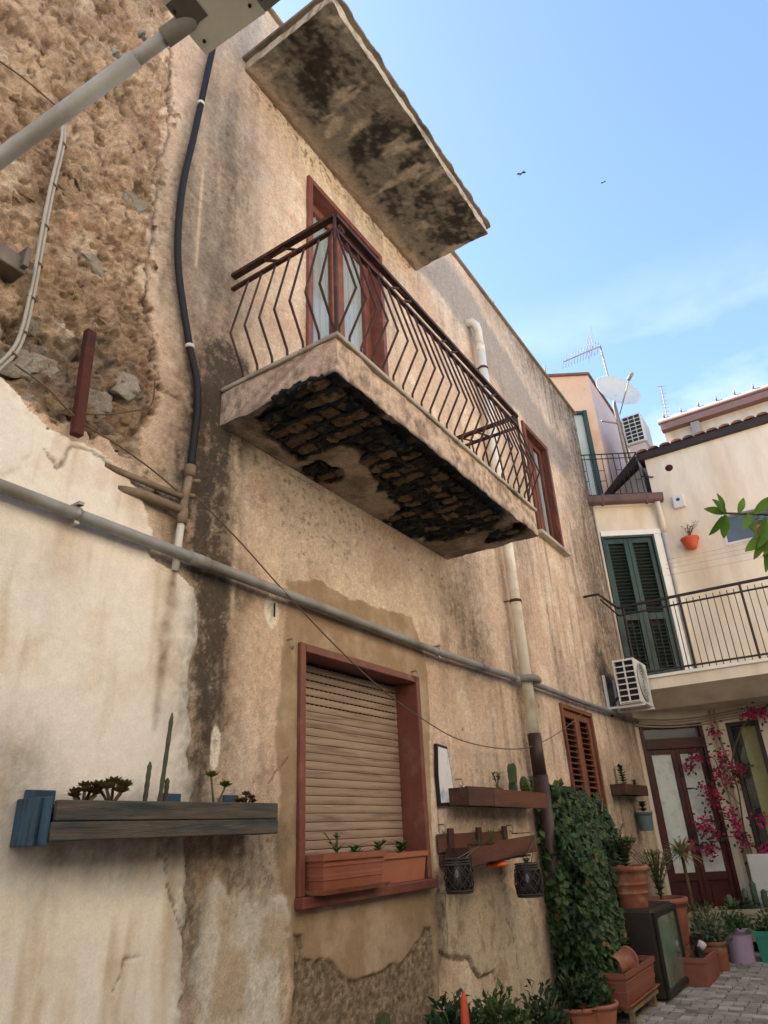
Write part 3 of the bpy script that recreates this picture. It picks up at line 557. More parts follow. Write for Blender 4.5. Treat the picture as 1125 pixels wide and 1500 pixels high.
for i in range(24):
    for j in range(7):
        a = 2.42+i*.122+random.uniform(-.006, .006); b_ = -.09-j*.122+random.uniform(-.01, .01)
        if sp_mask(np.array([a]), np.array([b_]))[0] > .02 and b_ > BY+.085:
            link('block', random.choice(BK), None, bal, (a, b_, ZB+.030), (random.uniform(-.15, .15), random.uniform(-.15, .15), random.uniform(-.12, .12)+random.choice((0, math.pi))), (random.uniform(.043, .050), random.uniform(.054, .062), random.uniform(.018, .026)))
moulm = mat('mould_black', (34, 36, 36), .95, .3, 12, .6, 50, c2=(24, 44, 54), c2scale=4)
for i in range(24):   # blackened ribs between the block rows
    a = 2.42+(i-.5)*.122; seg = []
    for j in range(34):
        b_ = -.05-j*.024 if j < 31 else -9
        if sp_mask(np.array([a]), np.array([b_]))[0] > .0: seg.append((a+.008*math.sin(j*.9+i), b_, ZB+.012+.008*math.sin(j*1.7+i*2)))
        elif len(seg) > 3: b = MB(); b.tube(seg, .014, 7, rs=[.012+.005*math.sin(q*2.1+i) for q in range(len(seg))]); b.build('rib', moulm, bal); seg = []
        else: seg = []
    if len(seg) > 3: b = MB(); b.tube(seg, .014, 7, rs=[.012+.005*math.sin(q*2.1+i) for q in range(len(seg))]); b.build('rib', moulm, bal)
rustm = mat('rebar_rust', (112, 66, 42), .9, .3, 14, .4, 80, c2=(66, 44, 34))
for k in range(3):
    yy = -.16-.105*k+random.uniform(-.02, .02); a0 = random.uniform(2.55, 3.4); a1 = min(5.0, a0+random.uniform(.6, 1.4)); pts_ = [(a0+(a1-a0)*i/8, yy+random.uniform(-.006, .006), ZB+.016+random.uniform(-.006, .008)) for i in range(9)]
    run_ = [p for p in pts_ if sp_mask(np.array([p[0]]), np.array([p[1]]))[0] > .015]
    if len(run_) > 2: b = MB(); b.tube(run_, .0055, 6); b.build('rebar', rustm, bal)
mar = mat('marble_nosing', (170, 160, 146), .6, .2, 5, .3, 60, c2=(110, 102, 92), c2scale=3)
def nosing(a, b_):
    m_ = MB(); m_.box(a, b_, .005); m_.build('nosing', mar, bal)
e = [BX0-.022, 3.05, 3.76, 4.47, BX1+.022]
for p, q in zip(e[:-1], e[1:]): nosing((p+.002, BY-.022, ZT+.001), (q-.002, BY+.25, ZT+.03))
nosing((BX0-.021, BY+.253, ZT+.001), (BX0+.25, -.012, ZT+.029)); nosing((BX1-.25, BY+.253, ZT+.001), (BX1+.021, -.012, ZT+.029))
b = MB(); b.box((BX0+.253, BY+.253, ZT+.001), (BX1-.253, -.012, ZT+.026)); b.build('floor_tiles', mat('terrace_tile', (140, 92, 70), .7, .2, 6), bal)
# railing
iron = mat('rusty_iron', (62, 42, 34), .6, .3, 14, .4, 120, metal=.3, c2=(96, 56, 38), c2scale=9)
ZR, ZL = 5.0, 4.89; RX0, RX1, RY = BX0+.03, BX1-.02, BY+.02
def bar(b, p, q, h=.018, v=.012):
    p, q = Vector(p), Vector(q); d = (q-p).normalized(); n = Vector((0, 0, 1)).cross(d).normalized()*h
    z_ = Vector((0, 0, v)); b.add([p-n-z_, p+n-z_, p+n+z_, p-n+z_, q-n-z_, q+n-z_, q+n+z_, q-n+z_], [(0, 1, 2, 3), (7, 6, 5, 4), (0, 4, 5, 1), (1, 5, 6, 2), (2, 6, 7, 3), (3, 7, 4, 0)])
cor = [(RX0, -.0), (RX0, RY), (RX1, RY), (RX1, -.0)]
for (p, q) in zip(cor[:-1], cor[1:]):
    b = MB(); bar(b, p+(ZR,), q+(ZR,), .021, .013); b.build('hand_rail', iron, bal); b = MB(); bar(b, p+(ZL,), q+(ZL,), .014, .009); b.build('lower_rail', iron, bal)
KO, KZ = .128, 4.37
def baluster(x_, y_, ox, oy):
    b = MB(); b.tube([(x_, y_, ZL), (x_+ox*KO, y_+oy*KO, KZ), (x_+ox*.01, y_+oy*.008, 4.155), (x_, y_, ZT+.02)], .0075, 6, smooth=False); b.build('baluster', iron, bal)
n1 = 7
for i in range(1, n1): baluster(RX0, RY*i/n1-.03*(1-i/n1), -1, 0); baluster(RX1, RY*i/n1-.03*(1-i/n1), 1, 0)
n2_ = 24
for i in range(1, n2_): baluster(RX0+(RX1-RX0)*i/n2_, RY, 0, -1)
for xx in (RX0, RX1):
    b = MB(); b.tube([(xx, RY, ZR), (xx, RY, ZT+.02)], .011, 6, smooth=False); b.build('corner_post', iron, bal)
    s_ = -1 if xx == RX0 else 1; baluster(xx+s_*.004, RY+.012, s_, 0); baluster(xx-s_*.012, RY-.004, 0, -1)
def lozenge(c, d):
    c = Vector(c); d = Vector(d); z_ = Vector((0, 0, 1)); h = (ZR-ZL)/2-.014; P_ = [c-d*.13-z_*h, c-d*.02+z_*h, c+d*.06+z_*h, c+d*.13+z_*h*.7, c+d*.02-z_*h, c-d*.07-z_*h, c-d*.13-z_*h*.95]
    b = MB(); b.tube(P_, .0095, 6, smooth=False); b.build('rail_ornament', iron, bal)
zc = (ZR+ZL)/2
lozenge((RX0, RY*.5, zc), (0, 1, 0)); lozenge((RX1, RY*.5, zc), (0, 1, 0))
for t in (.27, .52, .78): lozenge((RX0+(RX1-RX0)*t, RY, zc), (1, 0, 0))
for xx, s_ in ((RX0, 1), (RX1, -1)):
    b = MB(); b.tube([(xx+s_*(.065+.035*(1-k/26)*math.cos(k*.55)), RY, zc+.035*(1-k/26)*math.sin(k*.55)) for k in range(22)], .006, 5); b.build('scroll', iron, bal)
# hooks and house number
hk = mat('galvanised', (150, 148, 142), .5, .2, 12, .2, 80, metal=.6)
for p in [(2.991,2.632),(4.393,2.667),(4.964,1.94),(4.639,1.63),(5.796,1.61)]:
    b = MB(); b.tube([(p[0], .0, p[1]+.03), (p[0], -.05, p[1]+.03), (p[0], -.06, p[1]-.01), (p[0], -.045, p[1]-.03), (p[0], -.03, p[1]-.01)], .005, 6); b.build('wall_hook', hk, house)
fc = bpy.data.curves.new('number', 'FONT'); fc.body = '1'; fc.size = .12; fc.extrude = .002; fc.align_x = 'CENTER'
fo = bpy.data.objects.new('tmp', fc); SC.collection.objects.link(fo); bpy.context.view_layer.update()
me = bpy.data.meshes.new_from_object(fo.evaluated_get(bpy.context.evaluated_depsgraph_get())); bpy.data.objects.remove(fo); me.name = 'house_number'
p = [(2.866,2.817)][0]; link('house_number', me, mat('number_black', (26, 26, 26), .8, .1), house, (p[0], -.016, p[1]-.045), (math.pi/2, 0, 0))

# ================================================================== pipes, cables and fittings on the old wall
def w3(p, y=0.): return (p[0], y, p[1])
# downpipe
cream_pvc = mat('cream_pvc', (232, 226, 210), .45, .1, 5, .1, 40, c2=(206, 192, 164), c2scale=3); brown_pipe = mat('brown_pipe', (62, 42, 34), .5, .2, 8, .3, 60)
dp = thing('downpipe', 'cream plastic downpipe with dark brown lower section on the stucco wall', 'downpipe', (6.42, -.1, G))
b = MB(); b.tube([(6.27, .02, 7.30), (6.29, -.06, 7.30), (6.335, -.095, 7.26), (6.36, -.10, 7.18), (6.36, -.10, 6.9)], .052, 14); b.build('elbow', cream_pvc, dp)
b = MB(); b.tube([(6.36, -.10, 6.92), (6.40, -.10, 4.6), (6.44, -.1, 2.42)], .055, 16); b.tube([(6.36, -.1, 6.87), (6.36, -.1, 6.97)], .0605, 16); b.tube([(6.40, -.1, 4.42), (6.40, -.1, 4.53)], .0605, 16); b.build('pipe', cream_pvc, dp)
b = MB(); b.tube([(6.44, -.1, 2.42), (6.45, -.1, 2.05)], .064, 16); b.build('pipe_sleeve', brown_pipe, dp)
b = MB(); b.tube([(6.45, -.1, 2.05), (6.50, -.1, G)], .072, 16); b.build('lower_pipe', brown_pipe, dp)
for zz in (6.62, 3.72):
    b = MB(); xx = 6.36+.08*(6.92-zz)/4.5
    b.lathe([(.057, -.014), (.062, -.014), (.062, .014), (.057, .014)], (xx, -.1, zz), 16, close=False); b.tube([(xx-.05, -.08, zz), (xx-.07, .01, zz)], .007, 6); b.tube([(xx+.05, -.12, zz), (xx+.085, -.13, zz)], .006, 6)
    b.build('bracket', mat('rust', (84, 52, 36), .8, .3, 12, .4, 80), dp)
# grey conduit running the length of the wall
grey_pvc = mat('grey_conduit', (138, 138, 134), .55, .25, 6, .25, 50, c2=(108, 102, 94), c2scale=3)
cz = 2.92; cd_ = thing('conduit', 'long grey conduit running across the old wall above the shuttered window', 'pipe', (4, -.06, 2.9))
b = MB(); b.tube([(-.4, -.065, cz), (2.2, -.065, cz-.004), (4.7, -.065, cz-.026), (6.36, -.065, cz+.0)], .029, 12); b.build('pipe', grey_pvc, cd_)
b = MB(); b.tube([(6.30, -.065, cz), (6.33, -.12, cz), (6.37, -.185, cz), (6.44, -.20, cz), (6.52, -.185, cz), (6.56, -.12, cz), (6.66, -.065, cz)], .034, 12); b.build('bend', grey_pvc, cd_)
b = MB(); b.tube([(6.55, -.065, cz+.01), (8.2, -.06, cz+.01), (10.66, -.06, cz+.03)], .028, 12); b.build('far_pipe', grey_pvc, cd_)
for xx in (2.23, 5.55, 6.28): 
    b = MB(); b.tube([(xx-.06, -.065, cz-.005 if xx < 3 else cz-.012), (xx+.06, -.065, cz-.006 if xx < 3 else cz-.008)], .034, 12); b.build('coupling', grey_pvc, cd_)
for xx in (1.53, 4.71):
    zz = cz-.003 if xx < 3 else cz-.026
    b = MB(); b.lathe([(.0295, -.014), (.034, -.014), (.034, .014), (.0295, .014)], (xx, -.065, zz), 16, axis=(1, 0, 0), close=False); b.box((xx-.012, -.10, zz+.036), (xx+.012, .0, zz+.05)); b.box((xx-.012, -.085, zz-.05), (xx+.012, -.045, zz-.037)); b.build('clamp', hk, cd_)
# black cable
blk = mat('black_cable', (22, 23, 25), .65, .15, 6, .1, 40)
pts = [w3(p, -.035) for p in [(2.044,7.424),(2.026,6.967),(2.001,6.648),(1.97,6.216),(1.935,5.77),(1.902,5.381),(1.902,5.023),(1.931,4.713),(1.996,4.446),(2.074,4.188),(2.144,3.999),(2.167,3.824),(2.162,3.62),(2.156,3.441)]]
cb = thing('black_cable', 'thick black cable snaking down the wall from behind the street lamp', 'cable', pts[-1])
b = MB(); b.tube(smooth_path(pts, 5), .021, 10); b.build('sheath', blk, cb)
for p in (pts[3], pts[9]):
    b = MB(); b.lathe([(.022, -.012), (.027, -.012), (.027, .012), (.022, .012)], p, 14, close=False); b.box((p[0]+.018, -.03, p[2]-.008), (p[0]+.036, .0, p[2]+.008)); b.build('clip', mat('clip_white', (216, 212, 200), .5), cb)
# broken water pipes below the cable
iron_pipe = mat('old_pipe', (134, 116, 96), .75, .25, 9, .5, 60, c2=(104, 78, 58), c2scale=5)
j = [(2.139,3.375),(2.124,3.255),(2.115,3.172),(2.113,3.106),(2.117,2.835)]
wp_ = thing('water_pipe', 'corroded water pipe junction with two stubs below the black cable', 'pipe', w3(j[3], -.04))
b = MB(); b.tube([w3(j[0], -.05), w3(j[1], -.05), w3(j[2], -.05), w3(j[3], -.05)], .021, 10); b.tube([w3((j[0][0], j[0][1]-.01), -.05), w3((j[0][0], j[0][1]+.055), -.05)], .030, 10); b.tube([w3(j[2], -.05), w3((j[2][0]-.002, j[2][1]-.09), -.05)], .027, 10); b.build('riser', iron_pipe, wp_)
b = MB(); b.tube([w3((j[0][0]+.01, j[0][1]-.03), -.05), w3((j[0][0]+.055, j[0][1]-.02), -.07)], .012, 8); b.build('valve_stub', iron_pipe, wp_); b = MB(); b.tube([w3((j[1][0]+.01, j[1][1]-.0), -.05), w3((j[1][0]+.045, j[1][1]+.0), -.07)], .013, 8); b.build('valve_stub', iron_pipe, wp_)
q = [(1.663,3.239),(1.799,3.231),(2.108,3.233)]; b = MB(); b.tube(smooth_path([w3(q[0], -.01), w3(q[1], -.03), w3(q[2], -.05)], 4), .017, 10); b.build('upper_branch', iron_pipe, wp_)
q = [(1.751,3.152),(1.888,3.162),(2.116,3.157)]; b = MB(); b.tube([w3(q[0], .0), w3(q[1], -.035), w3(q[2], -.05)], .024, 10); b.build('lower_branch', iron_pipe, wp_)
b = MB(); b.tube([w3(j[3], -.05), w3(j[4], -.03)], .019, 10); b.build('white_pipe', mat('white_pvc', (214, 208, 196), .4, .1), wp_)
# cable bundle and wires on the rubble
q = [w3(p, -.03) for p in [(1.133,5.034),(1.149,4.902),(1.149,4.599),(1.155,4.323),(1.164,4.088),(1.169,3.883),(1.168,3.686),(1.144,3.55),(1.059,3.364)]]
gb = thing('grey_cable_bundle', 'pair of pale grey cables clipped to the rubble wall below the lamp arm', 'cable', q[-1])
for s_ in (-1, 1):
    b = MB(); b.tube(smooth_path([(p[0]+s_*.010, p[1]+.004*s_, p[2]) for p in q], 5), .0085, 7); b.build('strand', mat('grey_cable', (170, 164, 154), .5, .1), gb)
for k in range(1, 8):
    p = q[k]; b = MB(); b.tube([(p[0]-.022, -.03, p[2]), (p[0], -.042, p[2]), (p[0]+.024, -.03, p[2]), (p[0]+.028, .02, p[2])], .0045, 5); b.build('tie', iron_pipe, gb)
wire = mat('thin_wire', (96, 82, 66), .7, .2)
def wire_thing(name, pts, r, label, m=wire):
    b = MB(); b.tube(smooth_path(pts, 6), r, 6); return tag(b.build(name, m), label, 'wire')
wire_thing('wire', [w3(p, -.03) for p in [(0.735,5.081),(0.901,5.113),(1.069,5.115)]], .004, 'short thin wire crossing the rubble at the top left behind the lamp arm')
wire_thing('wire', [w3(p, -.05) for p in [(1.156,3.492),(1.313,3.457),(1.478,3.38),(1.684,3.35),(1.89,3.308),(2.126,3.236)]], .0045, 'sagging wire from the rubble hole to the water pipe junction')
wire_thing('wire', [w3(p, -.05) for p in [(1.483,3.412),(1.625,3.487),(1.751,3.573),(1.853,3.664),(1.858,3.831)]], .004, 'thin wire tied from the rusty bar to the rubble edge')
wire_thing('clothes_line', [w3(p, -.09) for p in [(2.162,3.242),(2.469,3.108),(2.869,2.905),(3.318,2.694),(3.829,2.491),(4.401,2.336),(4.933,2.244),(5.668,2.233),(6.354,2.297),(7.242,2.515),(8.282,2.855)]], .0045, 'long thin line drooping across the front of the shuttered window')
# rusty bar, steel bracket
p, q = [(1.463,3.822),(1.48,3.351)]; b = MB(); M_ = Matrix.Translation(((p[0]+q[0])/2, -.05, (p[1]+q[1])/2)) @ Matrix.Rotation(math.atan2(p[0]-q[0], p[1]-q[1]), 4, 'Y')
b.box((-.024, -.02, -.29), (.024, .02, .29), .003, M_); tag(b.build('iron_bar', mat('red_rust', (86, 44, 32), .85, .3, 12, .5, 80, c2=(60, 36, 28))), 'flat rusty iron bar standing out of the rubble hole', 'iron bar')
p = [(1.044,3.998)][0]; b = MB(); b.box((p[0]-.09, -.09, p[1]-.07), (p[0]+.05, .02, p[1]+.02), .004); b.box((p[0]+.02, -.12, p[1]-.05), (p[0]+.045, .0, p[1]+.06), .003); tag(b.build('steel_bracket', mat('dull_steel', (104, 96, 86), .6, .3, 9, .3, 60, metal=.4)), 'small dull steel bracket in the rubble at the left edge', 'bracket')
p = [(3.837,0.691)][0]; b = MB(); n = 10
lp = [(p[0]-.05, -.03, p[1]-.25), (p[0]+.05, -.03, p[1]-.25)]+[(p[0]+.05*math.cos(math.pi*k/n), -.03, p[1]-.02+.05*math.sin(math.pi*k/n)) for k in range(n+1)]
b.prism(lp, (0, .06, 0)); tag(b.build('meter_hatch', mat('mossy_metal', (74, 78, 48), .8, .25, 9, .4, 60, c2=(52, 56, 36))), 'small arched mossy hatch low in the rough coat under the shuttered window', 'hatch')

# ================================================================== street lamp on its wall arm
steel = mat('lamp_arm_grey', (166, 166, 162), .5, .12, 6, .15, 60, c2=(144, 142, 136)); lampm = mat('lamp_housing', (222, 224, 212), .5, .1, 5, .1, 40, c2=(204, 206, 192))
R_ = Vector((0.862,-1.3,4.174)); L_ = Vector((0.691,-0.62,3.85)); dv = (R_-L_).normalized(); base = L_-dv*((L_.y-(-.0))/dv.y*1.0) if abs(dv.y) > .1 else L_
base = L_+dv*((0.02-L_.y)/dv.y)
lamp = thing('street_lamp', 'grey street lamp head on a long pale arm at the top left', 'street lamp', tuple(base))
mid = L_+(R_-L_)*.78
b = MB(); b.tube([base, mid], .030, 18); b.build('arm', steel, lamp)
b = MB(); b.tube([mid-dv*.12, R_+dv*.03], .025, 18); b.build('spigot', steel, lamp)
b = MB(); b.lathe([(.0, -.012), (.13, -.012), (.13, .012), (.0, .012)], base, 18, axis=dv, close=False); b.build('wall_plate', steel, lamp)
for s_ in (-.05, .06):
    b = MB(); c = mid+dv*s_-Vector((0, 0, 0)); upv = dv.cross(Vector((1, 0, 0))).normalized(); upv = upv if upv.z > 0 else -upv
    sd = dv.cross(upv).normalized(); k_ = (upv*.6-sd*.8 if sd.x > 0 else upv*.6+sd*.8); b.tube([c+k_*.03, c+k_*.062], .008, 6); b.tube([c+k_*.045, c+k_*.054], .015, 6); b.build('bolt', steel, lamp)
hd = Vector((.04, -1, .02)).normalized(); hx = Vector((1, .04, 0)).normalized(); hu = hx.cross(hd).normalized(); hu = hu if hu.z > 0 else -hu
HM = Matrix(((hx.x, hd.x, hu.x, 0), (hx.y, hd.y, hu.y, 0), (hx.z, hd.z, hu.z, 0), (0, 0, 0, 1)))
corner = Vector((0.964,-1.32,4.178)); HW = .29
HO = corner+hx*.02-hx*HW/2; HM = Matrix.Translation(HO) @ HM
def head_loft(b, secs):
    k = len(secs[0]); v = []; f = []
    for s_ in secs: v += [HM @ Vector(p) for p in s_]
    for i in range(len(secs)-1): f += [(i*k+j, i*k+(j+1) % k, (i+1)*k+(j+1) % k, (i+1)*k+j) for j in range(k)]
    f += [tuple(reversed(range(k))), tuple(range((len(secs)-1)*k, len(secs)*k))]; b.add(v, f)
def hsec(y, w_, h): return [(-w_/2, y, 0), (w_/2, y, 0), (w_/2, y, h*.45), (w_*.36, y, h), (-w_*.36, y, h), (-w_/2, y, h*.45)]
b = MB(); head_loft(b, [hsec(0, HW, .10), hsec(.04, HW*1.0, .13), hsec(.27, HW*1.05, .16), hsec(.27, HW*1.05, .16)]); hb = b.build('housing', lampm, lamp)
b = MB(); head_loft(b, [hsec(.272, HW*1.04, .158), hsec(.55, HW*1.0, .15), hsec(.68, HW*.8, .10), hsec(.72, HW*.5, .05)]); b.build('hood', mat('hood_grey', (128, 128, 118), .5, .1), lamp)
b = MB(); v = []; n = 10
head_loft(b, [[(-.11, .285, -.001), (.11, .285, -.001), (.105, .29, -.03), (-.105, .29, -.03)], [(-.105, .45, -.001), (.105, .45, -.001), (.1, .45, -.05), (-.1, .45, -.05)], [(-.08, .64, -.001), (.08, .64, -.001), (.075, .63, -.03), (-.075, .63, -.03)]]); b.build('lamp_glass', mat('smoked_lens', (70, 74, 72), .15, .05, 3, 0, spec=.6), lamp)
for (a, c) in ((-.105, .03), (.105, .03), (-.105, .24), (.105, .24), (.05, .02), (-.02, .015)):
    b = MB(); p0 = HM @ Vector((a, c, .001)); b.tube([p0, p0-hu*.006], .0065, 8); b.build('screw', blk, hb)
cp = R_+dv*.0; 
b = MB(); b.tube([R_-dv*.05, R_+dv*.02, R_+dv*.09], .033, 14); b.build('collar', mat('collar_grey', (128, 126, 118), .55, .15), lamp)
b = MB(); head_loft(b, [[(-.05, .004, -.004), (.05, .004, -.004), (.05, .004, -.0005), (-.05, .004, -.0005)], [(-.05, .10, -.004), (.05, .10, -.004), (.05, .1, -.0005), (-.05, .1, -.0005)]]); b.build('recess_plate', mat('recess_dark', (104, 102, 94), .7), lamp)

# ================================================================== planters on the wall
def leafm(name, c, c2, tr=.25): return mat(name, c, .5, .3, 9, .1, 30, c2=c2, c2scale=5, trans=tr, spec=.35)
soil = mat('potting_soil', (46, 36, 28), .95, .3, 30, .8, 60)
dark_leaf = leafm('succulent_dark', (112, 98, 62), (92, 80, 50)); green_leaf = leafm('leaf_green', (66, 92, 44), (94, 118, 58)); deep_leaf = leafm('leaf_deep', (44, 68, 38), (66, 92, 48)); cactus_m = mat('cactus_green', (74, 92, 66), .6, .2, 20, .4, 80, c2=(96, 112, 74))
def rosette(b, c, r, n=20, tilt=.5):
    c = Vector(c)
    for k in range(n):
        a = k*2.4; e = .25+.95*k/n; d = Vector((math.cos(a)*math.cos(e), math.sin(a)*math.cos(e), math.sin(e))); l = r*(1-.35*k/n)
        b.leaf(c, d, Vector((0, 0, 1)), l, l*.8, .10, .05)
def sedum(name, c, r, label, nstem=4, m=dark_leaf, h=.1, group=None):
    t = thing(name, label, 'plant', c, group); b = MB(); s = MB()
    for k in range(nstem):
        a = k*2*math.pi/nstem+random.uniform(-.4, .4); p = Vector(c)+Vector((math.cos(a)*r*.75, math.sin(a)*r*.45, h*random.uniform(.7, 1.25))); s.tube([Vector(c), (Vector(c)+p)/2+Vector((0, 0, h*.12)), p], .006, 6); rosette(b, p, r*.6)
    p = Vector(c)+Vector((0, 0, h*1.3)); s.tube([c, p], .006, 6); rosette(b, p, r*.65)
    b.build('leaves', m, t); s.build('stem', mat('woody_stem', (98, 84, 62), .8, .2), t); return t
def sprig(name, c, h, n, label, m=green_leaf, lean=.25, ll=.05, lw=.02, lps=9, cat='plant', group=None, yl=1.):
    """upright stems with paired leaves"""
    t = thing(name, label, cat, c, group); b = MB(); s = MB()
    for k in range(n):
        a = random.uniform(0, 6.28); e = random.uniform(0, lean); q = [Vector(c)+Vector((math.cos(a)*e*h*u*u, math.sin(a)*e*h*u*u*yl, h*u*random.uniform(.95, 1.05))) for u in (0, .35, .7, 1)]; q = smooth_path(q, 3); s.tube(q, .0035, 5)
        for i in range(lps):
            u = (i+1.5)/(lps+1); p = q[min(len(q)-1, int(u*(len(q)-1)))]; aa = i*2.4+k; d = Vector((math.cos(aa), math.sin(aa), .45)); b.leaf(p, d, (0, 0, 1), ll*random.uniform(.7, 1.2), lw*random.uniform(.8, 1.2), .2, .05)
    b.build('leaves', m, t); s.build('stem', mat('green_stem', (84, 92, 56), .7, .2), t); return t
def cactus_pad(b, c, w_, h, d, tilt=0, yaw=0):
    M_ = Matrix.Translation(c) @ Matrix.Rotation(yaw, 4, 'Z') @ Matrix.Rotation(tilt, 4, 'Y'); n = 14; v = []; f = []; rings = 7
    for i in range(rings):
        ph = math.pi*i/(rings-1); 
        for j in range(n):
            a = 2*math.pi*j/n; v.append(M_ @ Vector((w_/2*math.sin(ph)*math.cos(a)*(1 if ph < 1.6 else 1), d/2*math.sin(ph)*math.sin(a), h*(1-math.cos(ph))/2)))
    for i in range(rings-1):
        for j in range(n): f.append((i*n+j, i*n+(j+1) % n, (i+1)*n+(j+1) % n, (i+1)*n+j))
    b.add(v, f, True)
wood_dark = mat('weathered_dark_wood', (82, 74, 64), .8, .35, 14, .9, 40, c2=(46, 58, 64), c2scale=5, stretch=(.35, 3, 3)); wood_blue = mat('blue_painted_wood', (48, 74, 92), .7, .25, 8, .5, 50, c2=(30, 44, 58), c2scale=6, stretch=(3, 3, .7))
# long planter on the cream wall
PX0, PX1, PZ0, PZ1, PY = 1.544, 2.716, 1.637, 1.770, -.21
DX = PX0-1.76
pt = thing('plank_planter', 'long dark weathered plank planter with blue ends on the cream wall', 'planter', (2.3, -.1, PZ0))
b = MB(); b.box((PX0, PY, PZ0), (PX1, PY+.028, PZ0+.062), .004); b.build('plank', wood_dark, pt); b = MB(); b.box((PX0+.01, PY-.002, PZ0+.064), (PX1-.005, PY+.026, PZ1), .004); b.build('plank', wood_dark, pt)
b = MB(); b.box((PX0, -.035, PZ0+.002), (PX1, -.022, PZ1+.0), .003); b.build('back_plank', wood_dark, pt); b = MB(); b.box((PX0, PY+.03, PZ0+.003), (PX1, -.037, PZ0+.02)); b.build('bottom_plank', wood_dark, pt)
for xx, yy in ((PX0-.034, PY+.05), (PX0-.0165, PY+.012)): b = MB(); b.box((xx, yy, PZ0-.012), (xx+.016, -.024, PZ1+.012), .003); b.build('end_board', wood_blue, pt)
b = MB(); b.box((PX1+.001, PY+.03, PZ0), (PX1+.024, -.024, PZ1-.005), .003); b.build('end_board', wood_dark, pt)
for xx, w_ in ((PX0-.01, .12), (2.36+DX, .12), (2.74+DX, .10)): b = MB(); b.box((xx, -.0345, PZ1+.001), (xx+w_, -.0215, PZ1+.045), .003); b.build('back_slat', wood_blue, pt)
b = MB(); b.box((PX0+.002, PY+.03, PZ1-.04), (PX1-.002, -.038, PZ1-.025)); b.build('soil', soil, pt)
zt = PZ1-.03
sedum('sedum', (1.93+DX, -.12, zt), .07, 'left bushy brown succulent in the plank planter', 6, h=.06); sedum('sedum', (2.04+DX, -.14, zt), .085, 'larger middle brown succulent beside the cactus columns', 7, h=.07)
ct = thing('column_cactus', 'tall thin column cacti rising from the plank planter', 'cactus', (2.30+DX, -.11, zt))
for (xx, hh, ln) in ((2.295, .40, .03), (2.22, .19, .01), (2.325, .13, .005)):
    b = MB(); n = 10; b.tube([(xx+DX+ln*k/n, -.11, zt+hh*k/n) for k in range(n+1)], .012, 8, rs=[.009+.0018*(k % 2) if k < n else .003 for k in range(n+1)]); b.build('column', mat('dark_cactus', (66, 68, 50), .7, .2, 20, .4, 80), ct)
sedum('sedum', (2.80+DX, -.12, zt), .06, 'small dark succulent at the right end of the plank planter', 5, h=.05)
t = thing('aeonium', 'two thin stemmed aeonium heads right of the cactus columns', 'plant', (2.60+DX, -.12, zt)); b = MB(); s = MB()
for (dx, hh) in ((-.03, .14), (.06, .10)):
    s.tube([(2.60+DX, -.12, zt), (2.60+DX+dx*.6, -.12, zt+hh*.6), (2.60+DX+dx, -.12, zt+hh)], .005, 6); rosette(b, (2.60+DX+dx, -.12, zt+hh), .05, 16)
b.build('leaves', leafm('aeonium_leaf', (92, 88, 40), (120, 112, 60)), t); s.build('stem', MATS['woody_stem'], t)
# window boxes on the sill of the roller window
terra = mat('terracotta_plastic', (148, 92, 72), .6, .12, 5, .15, 60, c2=(132, 74, 56)); terra2 = mat('terracotta_pale', (168, 106, 82), .65, .12, 5, .15, 60, c2=(158, 88, 62)); terra3 = mat('terracotta_old', (150, 92, 66), .8, .25, 6, .4, 50, c2=(176, 132, 104), c2scale=4)
def trough(name, a, b_, h, label, m, tray=False, ribs=False, cat='planter', group=None, yaw=0., taper=.02):
    """a: base centre; b_: (length, depth)"""
    a = Vector(a); l, d = b_; t = thing(name, label, cat, tuple(a), group); Mz = Matrix.Translation(a) @ Matrix.Rotation(yaw, 4, 'Z')
    def ring(zz, e): return [Mz @ Vector(p) for p in ((-l/2+e, -d/2+e, zz), (l/2-e, -d/2+e, zz), (l/2-e, d/2-e, zz), (-l/2+e, d/2-e, zz))]
    lv = [(0.0, taper), (h*.82, .004), (h*.82, -.008), (h, -.010), (h, .008), (h*.80, .012)]; b = MB(); v = []; f = []
    for zz, e in lv: v += ring(zz, e)
    for i in range(len(lv)-1): f += [(i*4+j, i*4+(j+1) % 4, (i+1)*4+(j+1) % 4, (i+1)*4+j) for j in range(4)]
    f += [(3, 2, 1, 0)]; b.add(v, f)
    if ribs:
        for zz in (h*.28, h*.36, h*.66):
            e = taper*(1-zz/h)+.0; r1_ = ring(zz, e-.004); r2_ = ring(zz+.012, e-.004); r0 = ring(zz-.004, e+.002); r3 = ring(zz+.016, e+.002); v = r0+r1_+r2_+r3; b.add(v, [(i*4+j, i*4+(j+1) % 4, (i+1)*4+(j+1) % 4, (i+1)*4+j) for i in range(3) for j in range(4)])
    b.build('box', m, t); b = MB(); b.add(ring(h*.82, .013), [(0, 1, 2, 3)]); b.build('soil', soil, t)
    if tray:
        b = MB(); v = []; f = []
        for zz, e in ((-.018, .0), (.006, -.02), (.006, -.014), (-.008, .0)): v += ring(zz, e)
        f = [(i*4+j, i*4+(j+1) % 4, (i+1)*4+(j+1) % 4, (i+1)*4+j) for i in range(3) for j in range(4)]+[(3, 2, 1, 0), (12, 13, 14, 15)]; b.add(v, f); b.build('tray', terra3 if m is not terra3 else terra, t)
    return t
zs = OPEN['W1'][2]-.02
trough('window_box', (3.45, -.035, zs+.0205), (.58, .20), .17, 'ribbed terracotta window box on its tray at the left of the sill', terra, True, True)
trough('window_box', (4.07, .035, zs+.002), (.60, .17), .165, 'plain terracotta window box at the right of the sill', terra2)
